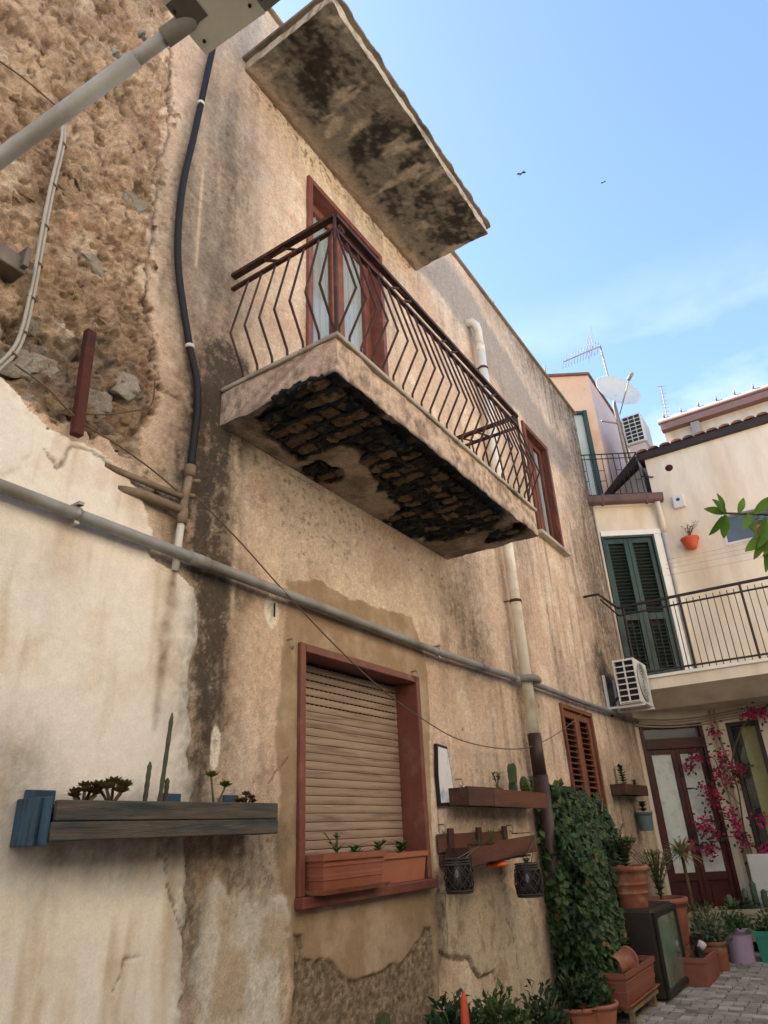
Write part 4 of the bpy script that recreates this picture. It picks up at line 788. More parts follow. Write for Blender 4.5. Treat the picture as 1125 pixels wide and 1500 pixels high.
for (xx, yy, h_, n_, lb) in ((3.42, -.03, .15, 3, 'leafy seedling at the left of the ribbed window box'), (3.60, -.02, .07, 4, 'low seedling at the right of the ribbed window box'), (3.90, .03, .09, 4, 'small green plant at the left of the plain window box'), (4.18, .03, .08, 6, 'low green plant at the right of the plain window box')):
    sprig('seedling', (xx, yy, zs+.14), h_, n_, lb, lps=6, ll=.07, lw=.025, lean=.6)
# plaque
p, q = [(4.721,2.204),(4.684,1.785)]; b = MB()
lp = [(4.705, -.05, 2.215), (4.83, -.05, 2.195), (4.95, -.05, 2.0), (4.985, -.05, 1.79), (4.70, -.045, 1.775), (4.685, -.05, 2.0)]
lp = [Vector(p) for p in [(4.658,-0.03,2.206),(4.814,-0.03,2.193),(4.847,-0.03,2.02),(4.879,-0.03,1.789),(4.639,-0.03,1.779),(4.633,-0.03,1.987)]]
pq = thing('wall_plaque', 'slanted white painted plaque with black edge beside the wooden planters', 'plaque', tuple(lp[4]))
b = MB(); b.prism(lp, (0, .026, 0)); b.build('board', mat('plaque_edge', (28, 26, 24), .6), pq)
c = sum(lp, Vector())/6; b = MB(); b.add([c+(v-c)*.90+Vector((0, -.003, 0)) for v in lp], [tuple(range(6))]); b.build('painting', mat('plaque_paint', (222, 224, 222), .5, .06, 10, .1, 40, c2=(150, 186, 204), c2scale=14, c2lo=.56, c2hi=.66, stretch=(1, 1, .6)), pq)
# upper wooden planter
pw = mat('brown_plank', (74, 48, 36), .7, .25, 9, .6, 40, c2=(52, 36, 30), c2scale=5, stretch=(.4, 3, 3)); pwl = mat('brown_plank_light', (98, 60, 44), .65, .2, 9, .5, 40, c2=(74, 46, 36), c2scale=4, stretch=(.4, 3, 3))
def plank(b, p, q, h, th):
    p, q = Vector(p), Vector(q); d = (q-p).normalized(); n = Vector((0, 0, 1)).cross(d).normalized(); zv = Vector((0, 0, h)); th = n*th
    b.add([p, q, q+th, p+th, p+zv, q+zv, q+th+zv, p+th+zv], [(3, 2, 1, 0), (4, 5, 6, 7), (0, 1, 5, 4), (1, 2, 6, 5), (2, 3, 7, 6), (3, 0, 4, 7)])
a0, a1 = (4.78, -.19, 1.775), (6.30, -.19, 1.762)
u = thing('plank_planter', 'brown plank planter with prickly pear, topmost on the wall left of the ivy', 'planter', (5.6, -.1, 1.76))
b = MB(); plank(b, a0, (5.40, -.19, 1.775), .13, .022); b.build('plank', pw, u); b = MB(); plank(b, (5.20, -.194, 1.772), a1, .125, .020); b.build('plank', pwl, u)
b = MB(); plank(b, (4.79, -.03, 1.78), (6.28, -.03, 1.77), .12, .02); b.build('back_plank', pw, u); b = MB(); b.box((4.80, -.168, 1.78), (6.28, -.033, 1.80)); b.build('bottom_plank', pw, u)
b = MB(); b.box((4.775, -.168, 1.782), (4.795, -.033, 1.90)); b.build('end_board', pw, u); b = MB(); b.box((6.27, -.166, 1.78), (6.29, -.033, 1.885)); b.build('end_board', pw, u)
b = MB(); b.box((4.80, -.167, 1.86), (6.265, -.034, 1.87)); b.build('soil', soil, u)
sprig('trailing_plant', (5.38, -.15, 1.86), .17, 5, 'thin reddish weed in the topmost plank planter', leafm('weed_leaf', (122, 96, 62), (96, 104, 56)), ll=.05, lw=.02, lps=7)
pc = thing('prickly_pear', 'prickly pear pads in the topmost plank planter', 'cactus', (5.85, -.1, 1.86))
for (xx, zz, w_, h_, tl) in ((5.80, 1.85, .09, .13, 0), (5.765, 1.955, .085, .15, -.35), (5.86, 1.95, .08, .16, .3), (6.08, 1.86, .1, .15, .15)):
    b = MB(); cactus_pad(b, (xx, -.10, zz), w_*1.2, h_*1.15, .03, tl, 1.2); b.build('pad', cactus_m, pc)
for k, (xx, hh) in enumerate(((6.2, .16), (6.02, .10))): sprig('leafy_plant', (xx, -.12, 1.86), hh, 6, ('pale green leafy plant at the right end of the topmost planter', 'tiny sprig between the prickly pear pads')[k], leafm('pale_leaf', (128, 140, 78), (92, 112, 60)), ll=.05, lw=.025)
# lower pallet planter with hanging lanterns
u = thing('pallet_planter', 'open brown pallet planter with two hanging lanterns beside the window', 'planter', (5.2, -.1, 1.39))
b = MB(); b.box((4.58, -.03, 1.48), (5.70, -.012, 1.60), .004); b.build('back_plank', pwl, u); b = MB(); b.box((4.60, -.03, 1.395), (5.70, -.012, 1.47), .004); b.build('back_plank', pw, u)
for xx in (4.70, 5.15, 5.62): b = MB(); b.box((xx, -.052, 1.39), (xx+.075, -.031, 1.635), .004); b.build('upright', pw, u)
b = MB(); plank(b, (4.62, -.25, 1.40), (5.80, -.25, 1.44), .12, .022); b.build('front_plank', pwl, u)
b = MB(); b.box((4.63, -.226, 1.40), (4.66, -.053, 1.51)); b.build('end_board', pw, u); b = MB(); b.box((4.66, -.226, 1.41), (5.70, -.053, 1.425)); b.build('bottom_plank', pw, u)
b = MB(); b.box((4.63, -.26, 1.5225), (4.98, -.22, 1.531)); b.build('rail_clip', iron, u); b = MB(); b.box((5.45, -.24, 1.575), (5.72, -.20, 1.582)); b.build('rail_clip', iron, u)
for k, (xx, hh) in enumerate(((5.18, .18), (5.42, .15), (4.95, .12))): sprig('dry_stem', (xx, -.14, 1.43), hh, 4, ('tuft of thin green stems in the middle of the pallet planter', 'thin stems at the right of the pallet planter', 'bare twigs at the left of the pallet planter')[k], green_leaf, ll=.03, lw=.008, lean=.3)
b = MB(); b.lathe([(.03, 0), (.075, .004), (.08, .02), (.06, .035)], (5.18, -.17, 1.362), 16); tag(b.build('orange_dish', mat('orange_plastic', (216, 88, 44), .4, .08)), 'small bright orange dish under the pallet planter', 'dish')
wick = mat('dark_wicker', (58, 52, 48), .8, .3, 14, .5, 60, c2=(84, 76, 68)); dglass = mat('jar_glass', (34, 34, 34), .25, .1, spec=.6)
def lantern(c, hang, label, s=1.):
    t = thing('wicker_lantern', label, 'lantern', c, 'wicker lanterns on the pallet planter'); c = Vector(c); R, H_ = .085*s, .205*s
    b = MB(); b.lathe([(.0, 0), (R*.86, 0), (R*.98, H_*.25), (R*.98, H_*.6), (R*.8, H_*.9), (R*.84, H_*.98), (R*.78, H_*.98), (R*.74, H_*.85)], c, 20, close=False); b.build('jar', dglass, t)
    b = MB()
    for dr in (-1, 1):
        for k in range(9):
            b.tube([c+Vector((math.cos(a0_+dr*u_*1.5)*R*r_, math.sin(a0_+dr*u_*1.5)*R*r_, H_*zf)) for a0_ in (2*math.pi*k/9,) for u_, zf, r_ in ((0, .08, .98), (.25, .25, 1.06), (.5, .42, 1.07), (.75, .6, 1.06), (1, .78, .96))], .0042*s, 5)
    b.build('weave', wick, t)
    for zf, r_ in ((.03, .94), (.09, .98), (.80, .95), (.87, .9), (.95, .92)):
        b = MB(); b.tube([c+Vector((math.cos(a)*R*r_, math.sin(a)*R*r_, H_*zf)) for a in [2*math.pi*k/18 for k in range(19)]], .006*s, 5, cap=False); b.build('band', wick, t)
    for dr in (-1, 1):
        b = MB(); b.tube([c+Vector((dr*R*.85, 0, H_*.9)), Vector(hang)], .0035, 5); b.build('handle', MATS['thin_wire'], t)
lantern((4.342,-0.29,1.258), (4.74, -.262, 1.515), 'wicker lantern hanging at the left of the pallet planter'); lantern((5.419,-0.3,1.15), (5.76, -.262, 1.55), 'wicker lantern hanging beside the dark downpipe', 1.12)
sprig('succulent', tuple(Vector((5.419,-0.3,1.15))+Vector((0, 0, .2))), .05, 5, 'tiny succulent in the lantern beside the downpipe', deep_leaf, ll=.04, lw=.02, lps=5, lean=.8)
# far planter box and hanging pot
u = thing('plank_planter', 'small dark planter box on the far end of the wall right of the ivy', 'planter', (9.6, -.1, 1.9))
b = MB(); plank(b, (8.95, -.18, 1.93), (10.0, -.18, 1.93), .12, .02); b.build('front_plank', pw, u); b = MB(); b.box((8.95, -.158, 1.93), (8.97, .0, 2.05)); b.build('end_board', pw, u); b = MB(); b.box((9.98, -.158, 1.93), (10.0, .0, 2.05)); b.build('end_board', pw, u); b = MB(); b.box((8.972, -.158, 1.932), (9.978, .0, 2.02)); b.build('soil', soil, u)
sprig('leafy_plant', (9.25, -.09, 2.02), .26, 7, 'dark leafy plant in the small far planter box', deep_leaf, ll=.07, lw=.04); sprig('leafy_plant', (9.75, -.09, 2.02), .1, 5, 'low plant at the right of the small far planter box', deep_leaf, ll=.05, lw=.03)
def round_pot(name, c, r, h, label, m, foot=.72, lip=.02, cat='pot', group=None, rings=0, filled=True):
    t = thing(name, label, cat, tuple(c), group); pr = [(r*foot, 0)]
    for k in range(1, 9):
        u_ = k/8*.86; rr = r*(foot+(1-foot)*u_/.86*.93); pr.append((rr, h*u_))
        if rings and k in (3, 5): pr += [(rr+.006, h*u_+.004), (rr+.006, h*u_+.012), (rr, h*u_+.016)]
    pr += [(r*.94+lip*.6, h*.86), (r+lip*.4, h*.93), (r+lip*.4, h), (r*.9, h), (r*.88, h*.9)]
    b = MB(); b.lathe(pr, c, 28, close=False); b.lathe([(0, .0), (r*foot, .0)], c, 28, close=False); b.build('body', m, t)
    if filled: b = MB(); b.lathe([(0, h*.9), (r*.9, h*.9)], c, 24, close=False); b.build('soil', soil, t)
    return t
hp = (9.813,-0.12,1.52)
round_pot('hanging_pot', hp, .10, .22, 'small grey green pot hung under the small far planter box', mat('grey_green_pot', (92, 110, 106), .6, .1), .8); sprig('leafy_plant', (hp[0], hp[1], hp[2]+.19), .14, 8, 'dark plant in the grey green hanging pot', deep_leaf, ll=.08, lw=.05, lps=5)
# air conditioner
acw = mat('ac_white', (214, 212, 204), .45, .06, 4, .05, 30); acd = mat('ac_dark', (34, 36, 38), .7, .1)
AX0, AX1, AY0, AY1, AZ0, AZ1 = 9.38, 10.02, -.47, -.19, 3.02, 3.60
ac = thing('air_conditioner', 'white outdoor air conditioner unit bracketed to the far end of the wall', 'air conditioner', (9.7, -.3, AZ0))
b = MB(); t_ = .02; 
b.box((AX0+.02, AY0, AZ0), (AX1, AY0+t_, AZ1), .006); b.box((AX0+.02, AY0+t_, AZ1-t_), (AX1, AY1, AZ1), .006); b.box((AX0+.02, AY0+t_, AZ0), (AX1, AY1, AZ0+t_), .006); b.box((AX1-t_, AY0+t_, AZ0+t_), (AX1, AY1, AZ1-t_)); b.build('casing', acw, ac)
b = MB(); b.box((AX0+.06, AY0+.025, AZ0+.025), (AX1-.03, AY1-.02, AZ1-.025)); b.build('coil', acd, ac)
b = MB()
for k in range(8): zz = AZ0+.02+(AZ1-AZ0-.05)*k/7; b.box((AX0+.001, AY0+.002, zz), (AX0+.02, AY1, zz+.014))
for yy in (AY0+.001, (AY0+AY1)/2-.008, AY1-.018): b.box((AX0, yy, AZ0+.001), (AX0+.019, yy+.018, AZ1-.001))
b.build('side_grille', acw, ac)
b = MB()
for r_ in (.05, .09, .13, .17, .21, .24): b.tube([(9.66+r_*math.cos(a), AY0-.012, 3.31+r_*math.sin(a)) for a in [2*math.pi*k/28 for k in range(29)]], .004, 5, cap=False)
b.build('fan_grille', acw, ac); b = MB(); b.lathe([(0, 0), (.25, 0), (.255, .012), (.235, .012), (.235, .004), (0, .004)], (9.66, AY0-.001, 3.31), 28, axis=(0, -1, 0), close=False); b.build('fan_ring', mat('fan_grey', (120, 122, 122), .5, .05), ac)  # even grey disc and rim behind the fan grille
for xx in (AX0+.06, AX1-.1): 
    b = MB(); b.box((xx, AY0-.02, AZ0-.035), (xx+.04, .0, AZ0-.004)); b.box((xx, -.035, AZ0-.005), (xx+.04, -.002, AZ0+.42)); b.build('bracket', acw, ac)
b = MB(); b.tube(smooth_path([(9.5, -.19, 3.15), (9.46, -.08, 3.05), (9.5, -.03, 2.9)], 4), .02, 8); b.build('hose', acd, ac)

# ================================================================== far end of the alley
DA = Vector((.5325, -.8464, 0)); NA = Vector((-.8464, -.5325, 0)); A0 = Vector((10.72, 0, 0))     # facade with the double door: along, outwards
def fa(s, z_, o=0.): return A0+DA*s+NA*o+Vector((0, 0, z_))
MA = Matrix(((DA.x, NA.x, 0, A0.x), (DA.y, NA.y, 0, A0.y), (0, 0, 1, 0), (0, 0, 0, 1)))   # local x along, y outwards, z up
cream_w = mat('cream_house_wall', (232, 217, 194), .9, .10, 3.5, .35, 90, c2=(210, 186, 156), c2scale=1.8, c2lo=.45, c2hi=.75, stretch=(1, 1, .3)); cream_w2 = mat('pale_band', (236, 230, 216), .85, .06, 3, .2, 60)
cor_s = 1.06; BXP = 11.284; BY0 = -.897
fh = thing('cream_house', 'cream house closing the alley with double door, green shutters and long balcony', 'house', (11.4, -1.5, G))
# facade beside the old wall, with openings for shutters and door
def panel_with_holes(b, M_, sx0, sx1, z0, z1, holes, y0, y1):
    xs = sorted({sx0, sx1}|{h[0] for h in holes}|{h[1] for h in holes}); zs_ = sorted({z0, z1}|{h[2] for h in holes}|{h[3] for h in holes})
    for i in range(len(xs)-1):
        for j in range(len(zs_)-1):
            cx, cz_ = (xs[i]+xs[i+1])/2, (zs_[j]+zs_[j+1])/2
            if any(h[0] < cx < h[1] and h[2] < cz_ < h[3] for h in holes): continue
            b.box((xs[i], y0, zs_[j]), (xs[i+1], y1, zs_[j+1]), 0, M_)
SHO = (.04, .905, 3.60, 5.90); DRO = (.05, .965, G, 2.90)
b = MB(); panel_with_holes(b, MA, -.6, cor_s, G-.02, 6.44, [SHO, DRO], -.25, 0); b.build('wall', cream_w, fh)
W5 = (-2.75, -1.77, 5.46, 5.98); D2 = (-1.47, -1.17, 1.0, 2.85)
MBm = Matrix(((0, 1, 0, BXP), (1, 0, 0, 0), (0, 0, 1, 0), (0, 0, 0, 1)))   # local x = world y, local y = world x offset (inwards)
b = MB(); panel_with_holes(b, MBm, -7.5, BY0, G-.02, 7.42, [W5, (-1.56, -1.13, G+.75, 2.86), (-2.7, -1.75, G, 2.75)], .0, .3); b.box((BXP+.3, -7.5, G-.02), (BXP+5, BY0, 7.0)); b.build('wall', cream_w, fh)
# green louvred shutters
grn = mat('dark_green_paint', (34, 62, 54), .45, .15, 7, .15, 60, c2=(18, 38, 34)); dkroom = MATS['room_dark']
sh = thing('tmp', 'x', 'x'); bpy.data.objects.remove(sh)
b = MB(); e_ = .035; x0_, x1_, z0_, z1_ = SHO
b.box((x0_, -.06, z0_), (x0_+e_, .03, z1_), .003, MA); b.box((x1_-e_, -.06, z0_), (x1_, .03, z1_), .003, MA); b.box((x0_+e_, -.059, z1_-e_), (x1_-e_, .029, z1_), .003, MA); gs = b.build('green_shutters', grn, fh)
b = MB(); b.box((x0_-.0, .001, z1_+.001), (x1_+.13, .04, z1_+.09), .004, MA); b.box((x1_+.001, .001, z0_), (x1_+.12, .035, z1_), .004, MA); b.build('surround', cream_w2, fh)
mid = (x0_+x1_)/2; lw_ = mid-x0_-e_-.004-.14; lv = MB(); lv.box((0, -.022, -.004), (lw_, .022, .004), 0, Matrix.Rotation(math.radians(30), 4, 'X')); lme = lv.mesh('slat')
angA = math.atan2(DA.y, DA.x)
for (p, q) in ((x0_+e_+.002, mid-.002), (mid+.002, x1_-e_-.002)):
    b = MB()
    for a_, c_ in (((p, z0_+.01), (p+.07, z1_-e_)), ((q-.07, z0_+.01), (q, z1_-e_)), ((p+.07, z1_-e_-.09), (q-.07, z1_-e_)), ((p+.07, z0_+.01), (q-.07, z0_+.12)), ((p+.07, z0_+.88), (q-.07, z0_+.99))): b.box((a_[0], -.05, a_[1]), (c_[0], -.008, c_[1]), .003, MA)
    lf = b.build('leaf', grn, gs); k = z0_+.155
    while k < z1_-.15:
        if not (z0_+.85 < k < z0_+1.02): link('slat', lme, grn, lf, tuple(fa(p+.07, k, -.03)), (0, 0, angA))
        k += .058
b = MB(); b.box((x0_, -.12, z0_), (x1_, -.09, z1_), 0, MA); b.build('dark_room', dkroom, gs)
# double door with lace-curtained panes and transom
mah = mat('mahogany_paint', (76, 32, 28), .45, .15, 6, .2, 60, c2=(58, 26, 24)); lace = mat('lace_curtain', (236, 233, 224), .9, .06, 12, .4, 70, c2=(220, 214, 202), c2scale=9)
x0_, x1_, z0_, z1_ = DRO; b = MB()
b.box((x0_, -.12, z0_), (x0_+.05, .02, z1_), .003, MA); b.box((x1_-.05, -.12, z0_), (x1_, .02, z1_), .003, MA); b.box((x0_+.05, -.119, z1_-.05), (x1_-.05, .019, z1_), .003, MA); b.box((x0_+.05, -.119, 2.56), (x1_-.05, .022, 2.70), .003, MA); b.box((x0_+.05, -.119, z0_), (x1_-.05, .03, z0_+.12), .003, MA)
dd = b.build('double_door', mah, fh); b = MB(); b.box((x0_+.05, -.07, 2.70), (x1_-.05, -.06, z1_-.05), 0, MA); b.build('transom_pane', mat('grey_transom', (84, 86, 88), .2, .05, spec=.6), dd)
mid = (x0_+x1_)/2
for (p, q, s_) in ((x0_+.052, mid-.002, 1), (mid+.002, x1_-.052, -1)):
    b = MB()
    for a_, c_ in (((p, z0_+.122), (p+.06, 2.558)), ((q-.06, z0_+.122), (q, 2.558)), ((p+.06, 2.49), (q-.06, 2.558)), ((p+.06, .88), (q-.06, .98)), ((p+.06, z0_+.122), (q-.06, z0_+.22))): b.box((a_[0], -.06, a_[1]), (c_[0], -.015, c_[1]), .004, MA)
    b.box((p+.06, -.055, z0_+.22), (q-.06, -.04, .88), 0, MA); b.box((p+.09, -.045, z0_+.28), (q-.09, -.03, .82), .008, MA); lf = b.build('leaf', mah, dd)
    b = MB(); b.box((p+.06, -.030, .98), (q-.06, -.026, 2.49), 0, MA); b.build('pane', glass_mat(), lf)
    b = MB(); b.box((p+.055, -.052, .975), (q-.055, -.045, 2.495), 0, MA)
    for za_, zb_ in ((1.06, 1.66), (1.74, 2.0), (2.06, 2.42)):
        for a_, c_ in (((p+.09, za_), (p+.10, zb_)), ((q-.10, za_), (q-.09, zb_)), ((p+.10, za_), (q-.10, za_+.01)), ((p+.10, zb_-.01), (q-.10, zb_))): b.box((a_[0], -.0448, a_[1]), (c_[0], -.040, c_[1]), 0, MA)
    b.build('curtain', lace, lf)
b = MB(); pp = fa(mid+.05, 2.02, .0); b.tube([pp, pp+NA*.05, pp+NA*.055+DA*.09], .008, 6); b.build('handle', blk, dd)
b = MB(); b.box((x0_-.05, .001, G-.02), (x1_+.08, .22, G+.11), .01, MA); b.build('step', mat('step_stone', (146, 138, 124), .8, .2, 6, .4, 40), fh)
# right-hand wall openings
b = MB()
for a_, c_ in (((-1.56, G+.75), (-1.50, 2.86)), ((-1.19, G+.75), (-1.13, 2.86)), ((-1.50, 2.80), (-1.19, 2.86)), ((-1.50, G+.75), (-1.19, G+.85))): b.box((a_[0], -.02, a_[1]), (c_[0], .12, c_[1]), .003, MBm)
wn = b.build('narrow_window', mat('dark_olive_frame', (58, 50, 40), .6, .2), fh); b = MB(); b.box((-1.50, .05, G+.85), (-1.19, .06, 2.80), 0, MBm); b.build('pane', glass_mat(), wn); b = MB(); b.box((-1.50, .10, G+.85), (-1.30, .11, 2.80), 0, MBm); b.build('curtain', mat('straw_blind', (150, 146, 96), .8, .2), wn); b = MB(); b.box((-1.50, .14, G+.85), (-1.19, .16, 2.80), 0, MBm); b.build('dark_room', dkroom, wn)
b = MB()
for a_, c_ in (((-2.7, G), (-2.62, 2.75)), ((-1.83, G), (-1.75, 2.75)), ((-2.62, 2.66), (-1.83, 2.75)), ((-2.62, G+.0), (-1.83, G+.7))): b.box((a_[0], .0, a_[1]), (c_[0], .12, c_[1]), .003, MBm)
wd = b.build('side_door', mah, fh); b = MB(); b.box((-2.62, .05, G+.7), (-1.83, .06, 2.66), 0, MBm); b.build('pane', mat('dark_pane', (40, 34, 34), .15, .1, spec=.6), wd)
b = MB()
for a_, c_ in (((-2.75, 5.46), (-2.71, 5.98)), ((-1.81, 5.46), (-1.77, 5.98)), ((-2.71, 5.94), (-1.81, 5.98)), ((-2.71, 5.46), (-1.81, 5.50))): b.box((a_[0], -.012, a_[1]), (c_[0], .1, c_[1]), .003, MBm)
wn = b.build('white_window', acw, fh); b = MB(); b.box((-2.71, .04, 5.5), (-1.81, .05, 5.94), 0, MBm); b.build('pane', glass_mat(), wn); b = MB(); b.box((-2.71, .1, 5.5), (-1.81, .12, 5.94), 0, MBm); b.build('dark_room', mat('room_grey', (80, 84, 92), .9, .1), wn)
# vent hole, alarm box
b = MB(); b.lathe([(0, .001), (.062, .001), (.062, -.01), (.07, -.01)], (BXP-.003, -1.25, 7.03), 18, axis=(-1, 0, 0), close=False); b.build('vent_hole', mat('hole_red', (70, 18, 20), .8), fh)
b = MB(); b.box((BXP-.07, -1.36, 6.26), (BXP-.001, -1.18, 6.48), .012); ab = b.build('alarm_box', acw, fh); b = MB(); b.lathe([(0, 0), (.03, 0)], (BXP-.0715, -1.27, 6.40), 14, axis=(-1, 0, 0), close=False); b.build('emblem', mat('emblem_dark', (50, 60, 60), .5), ab)
# eave with tiles
eave = mat('dark_eave', (54, 42, 38), .7, .2, 6, .4, 50); tile = mat('clay_tile', (150, 106, 82), .85, .25, 7, .5, 50, c2=(116, 84, 68), c2scale=4)
b = MB(); b.box((BXP-.07, -7.5, 7.30), (BXP+.3, BY0+.10, 7.44), .01); b.build('eave', eave, fh)
tm = MB(); n = 7; prof = [(0.085*math.cos(math.pi*k/n), .04*math.sin(math.pi*k/n)) for k in range(n+1)]
v = [(xx, a, c+xx*.30) for xx in (0, 1.2) for a, c in prof]; tm.add(v, [(k, k+1, n+2+k, n+1+k) for k in range(n)]+[tuple(range(n+1))], True); tme = tm.mesh('roof_tile')
y_ = BY0+.0
while y_ > -4.6: link('roof_tile', tme, tile, fh, (BXP-.10, y_, 7.435)); y_ -= .19
b = MB(); b.add([(BXP-.06, BY0+.1, 7.442), (BXP-.06, -7.5, 7.442), (BXP+3, -7.5, 8.40), (BXP+3, BY0+.1, 8.40)], [(3, 2, 1, 0)]); b.build('roof_deck', eave, fh)
# lower lean-to roof running back to the terrace
b = MB(); b.prism([(BXP-.1, BY0+.12, 7.42), (BXP-.1, BY0+.12, 7.29), (BXP+.30, -.05, 6.93), (BXP+.30, -.05, 7.05)], (.8, .1, .1)); b.build('side_eave', eave, fh)
b = MB(); b.prism([(BXP+.12, BY0+.1, 7.25), (BXP+.12, BY0+.1, 5.9), (BXP+.42, .1, 5.9), (BXP+.42, .1, 6.86)], (.6, 0, 0)); b.build('side_wall', mat('grey_side_wall', (150, 144, 138), .9, .12, 4), fh)
# terrace gutter above the shutters
gut = mat('brown_gutter', (96, 70, 64), .5, .15, 6, .2, 50, c2=(76, 54, 50))
b = MB(); b.box((-.3, -.2, 6.44), (cor_s+.02, .10, 6.52), .004, MA); b.build('terrace_slab', cream_w2, fh)
b = MB(); lp = [fa(-.3, 6.50+.075*math.sin(t)-.0, .13+.075*math.cos(t)) for t in [math.pi*(1+k/8) for k in range(9)]]+[fa(-.3, 6.56, .215), fa(-.3, 6.58, .20), fa(-.3, 6.58, .055)]
b.prism(lp, DA*(cor_s+.38)); gu = b.build('gutter', gut, fh)
for s_ in (.12, .86): 
    b = MB(); b.prism([fa(s_, 6.41, .11), fa(s_, 6.41, .16), fa(s_, 6.50, .218), fa(s_, 6.585, .218), fa(s_, 6.59, .05), fa(s_, 6.5, .052)], DA*.035); b.build('gutter_strap', gut, gu)
wpv = mat('white_downpipe', (212, 198, 180), .5, .08)
p1, p2, p3 = fa(cor_s-.02, 6.43, .13), fa(cor_s+.0, 6.30, .11), fa(cor_s+.02, 6.10, .06)
b = MB(); b.tube([p1, p2, p3, fa(cor_s+.02, 5.9, .05)], .05, 10); b.tube([fa(cor_s+.02, 5.95, .05), fa(cor_s+.02, 3.5, .05)], .045, 10); b.build('downpipe', wpv, fh)
b = MB(); b.tube([(10.66, -.03, 6.75), (10.66, -.03, 3.62)], .018, 8); tag(b.build('corner_conduit', wpv), 'thin white conduit down the far corner of the old wall', 'pipe')
# terrace railing
bz0, bz1 = 6.58, 7.42; tr_ = MB(); tr_.tube([fa(-.25, bz1, .08), fa(cor_s-.15, bz1, .08)], .012, 6); r_ = tr_.build('terrace_railing', blk, fh)
for zz in (bz1-.09, bz0+.06): tr_ = MB(); tr_.tube([fa(-.25, zz, .08), fa(cor_s-.15, zz, .08)], .009, 6); tr_.build('lower_rail', blk, r_)
for k in range(12):
    b = MB(); s_ = -.2+k*.1; b.tube([fa(s_, bz0, .08), fa(s_, bz1, .08)], .0065, 5); 
    if k % 3 == 1: b.tube([fa(s_, 6.9, .08), fa(s_+.1, 6.9, .08)], .0065, 5); b.tube([fa(s_, 7.1, .08), fa(s_+.1, 7.1, .08)], .0065, 5)
    b.build('baluster', blk, r_)
b = MB(); b.tube([fa(cor_s-.15, bz1, .08), fa(cor_s-.15, bz1, -.6)], .012, 6); b.tube([fa(cor_s-.15, 6.95, .08), fa(cor_s+.12, 6.95, .02)], .014, 6); b.build('side_rail', blk, r_)
# long lower balcony
BF, BZ = 10.10, 3.43
b = MB(); lp = [(BF, -.26, 0), (BF, -7.0, 0), (BXP, -7.0, 0), (BXP, BY0, 0), (10.78, -.06, 0), (10.60, -.05, 0), (10.25, -.10, 0)]
b.prism([(p[0], p[1], BZ-.16) for p in lp], (0, 0, .15)); bl = b.build('balcony', cream_w, fh)
b = MB(); b.prism([(p[0]-(.03 if p[0] == BF else 0), p[1], BZ-.009) for p in lp], (0, 0, .04)); b.build('edge_slab', cream_w2, bl)
b = MB(); b.prism([(BF+.30, -.45, BZ-.36), (BF+.30, -7, BZ-.36), (BF+.02, -7, BZ-.162), (BF+.02, -.45, BZ-.162)], (0, 0, .0)) if False else None
b = MB(); v = [(BF+.03, -.3, BZ-.162), (BF+.03, -7, BZ-.162), (BXP-.001, -7, BZ-.162), (BXP-.001, BY0, BZ-.162), (BF+.5, -.35, BZ-.36), (BF+.5, -7, BZ-.36), (BXP-.001, -7, BZ-.36), (BXP-.001, BY0, BZ-.36)]
b.add(v, [(0, 1, 5, 4), (4, 5, 6, 7), (0, 4, 7, 3)]); b.build('soffit', cream_w, bl)
rz = BZ+.03; hz_ = 4.505
def rail(p, q, r_, nm='rail'): b = MB(); b.tube([p, q], r_, 6, smooth=False); b.build(nm, blk2, bl)
blk2 = mat('dark_iron', (46, 34, 30), .6, .2, 9, .2, 60)
rail((BF+.03, -.22, hz_), (BF+.03, -7, hz_), .022, 'hand_rail'); rail((BF+.03, -.22, hz_-.12), (BF+.03, -7, hz_-.12), .014); rail((BF+.03, -.22, rz+.06), (BF+.03, -7, rz+.06), .014)
rail((BF+.03, -.22, hz_), (9.28, -.20, hz_), .018, 'wall_stay'); rail((BF+.03, -.22, hz_-.12), (9.35, -.20, hz_-.06), .012, 'wall_stay'); rail((9.28, -.20, hz_), (9.26, .0, hz_), .018, 'wall_stay')
y_ = -.30; k = 0
while y_ > -3.4:
    rail((BF+.03, y_, rz+.0), (BF+.03, y_, hz_-.06 if k % 9 else hz_), .0065 if k % 9 else .018, 'baluster' if k % 9 else 'post'); y_ -= .088; k += 1
for k, (zz, yy) in enumerate(((4.95, 0), (5.05, .1), (5.15, .2), (4.85, 0))):
    wire_thing('clothes_line', [(BF+.1+yy, -1.0, zz), (BF+.1+yy, -2.6, zz-.03), (BF+.1+yy, -4.5, zz+.03)], .0035, ('lowest but one', 'second from top', 'top', 'lowest')[k]+' clothes line strung above the long balcony', mat('white_line', (190, 182, 170), .6))
# cables under the balcony
cabm = mat('cream_cable', (176, 160, 138), .6, .15)
for k in range(4):
    z_ = 2.98-.035*k; b = MB(); b.tube(smooth_path([fa(.0, z_+.02, .02), fa(.5, z_-.02, .03), fa(1.0, z_+.0, .02), (BXP-.02, BY0-.3, z_+.03), (BXP-.02, -2.6, z_+.12)], 5), .011, 6); tag(b.build('wall_cable', cabm), ('uppermost', 'second', 'third', 'lowest')[k]+' of the cables strung over the double door', 'cable', 'cables over the double door')
b = MB(); b.tube([(BXP-.03, BY0-.07, 3.05), (BXP-.03, BY0-.07, G+.6)], .022, 8); b.tube([(BXP-.03, BY0-.13, 3.05), (BXP-.03, BY0-.13, G+.6)], .016, 8); tag(b.build('wall_conduit', cabm), 'cream conduits beside the right edge of the double door', 'pipe')

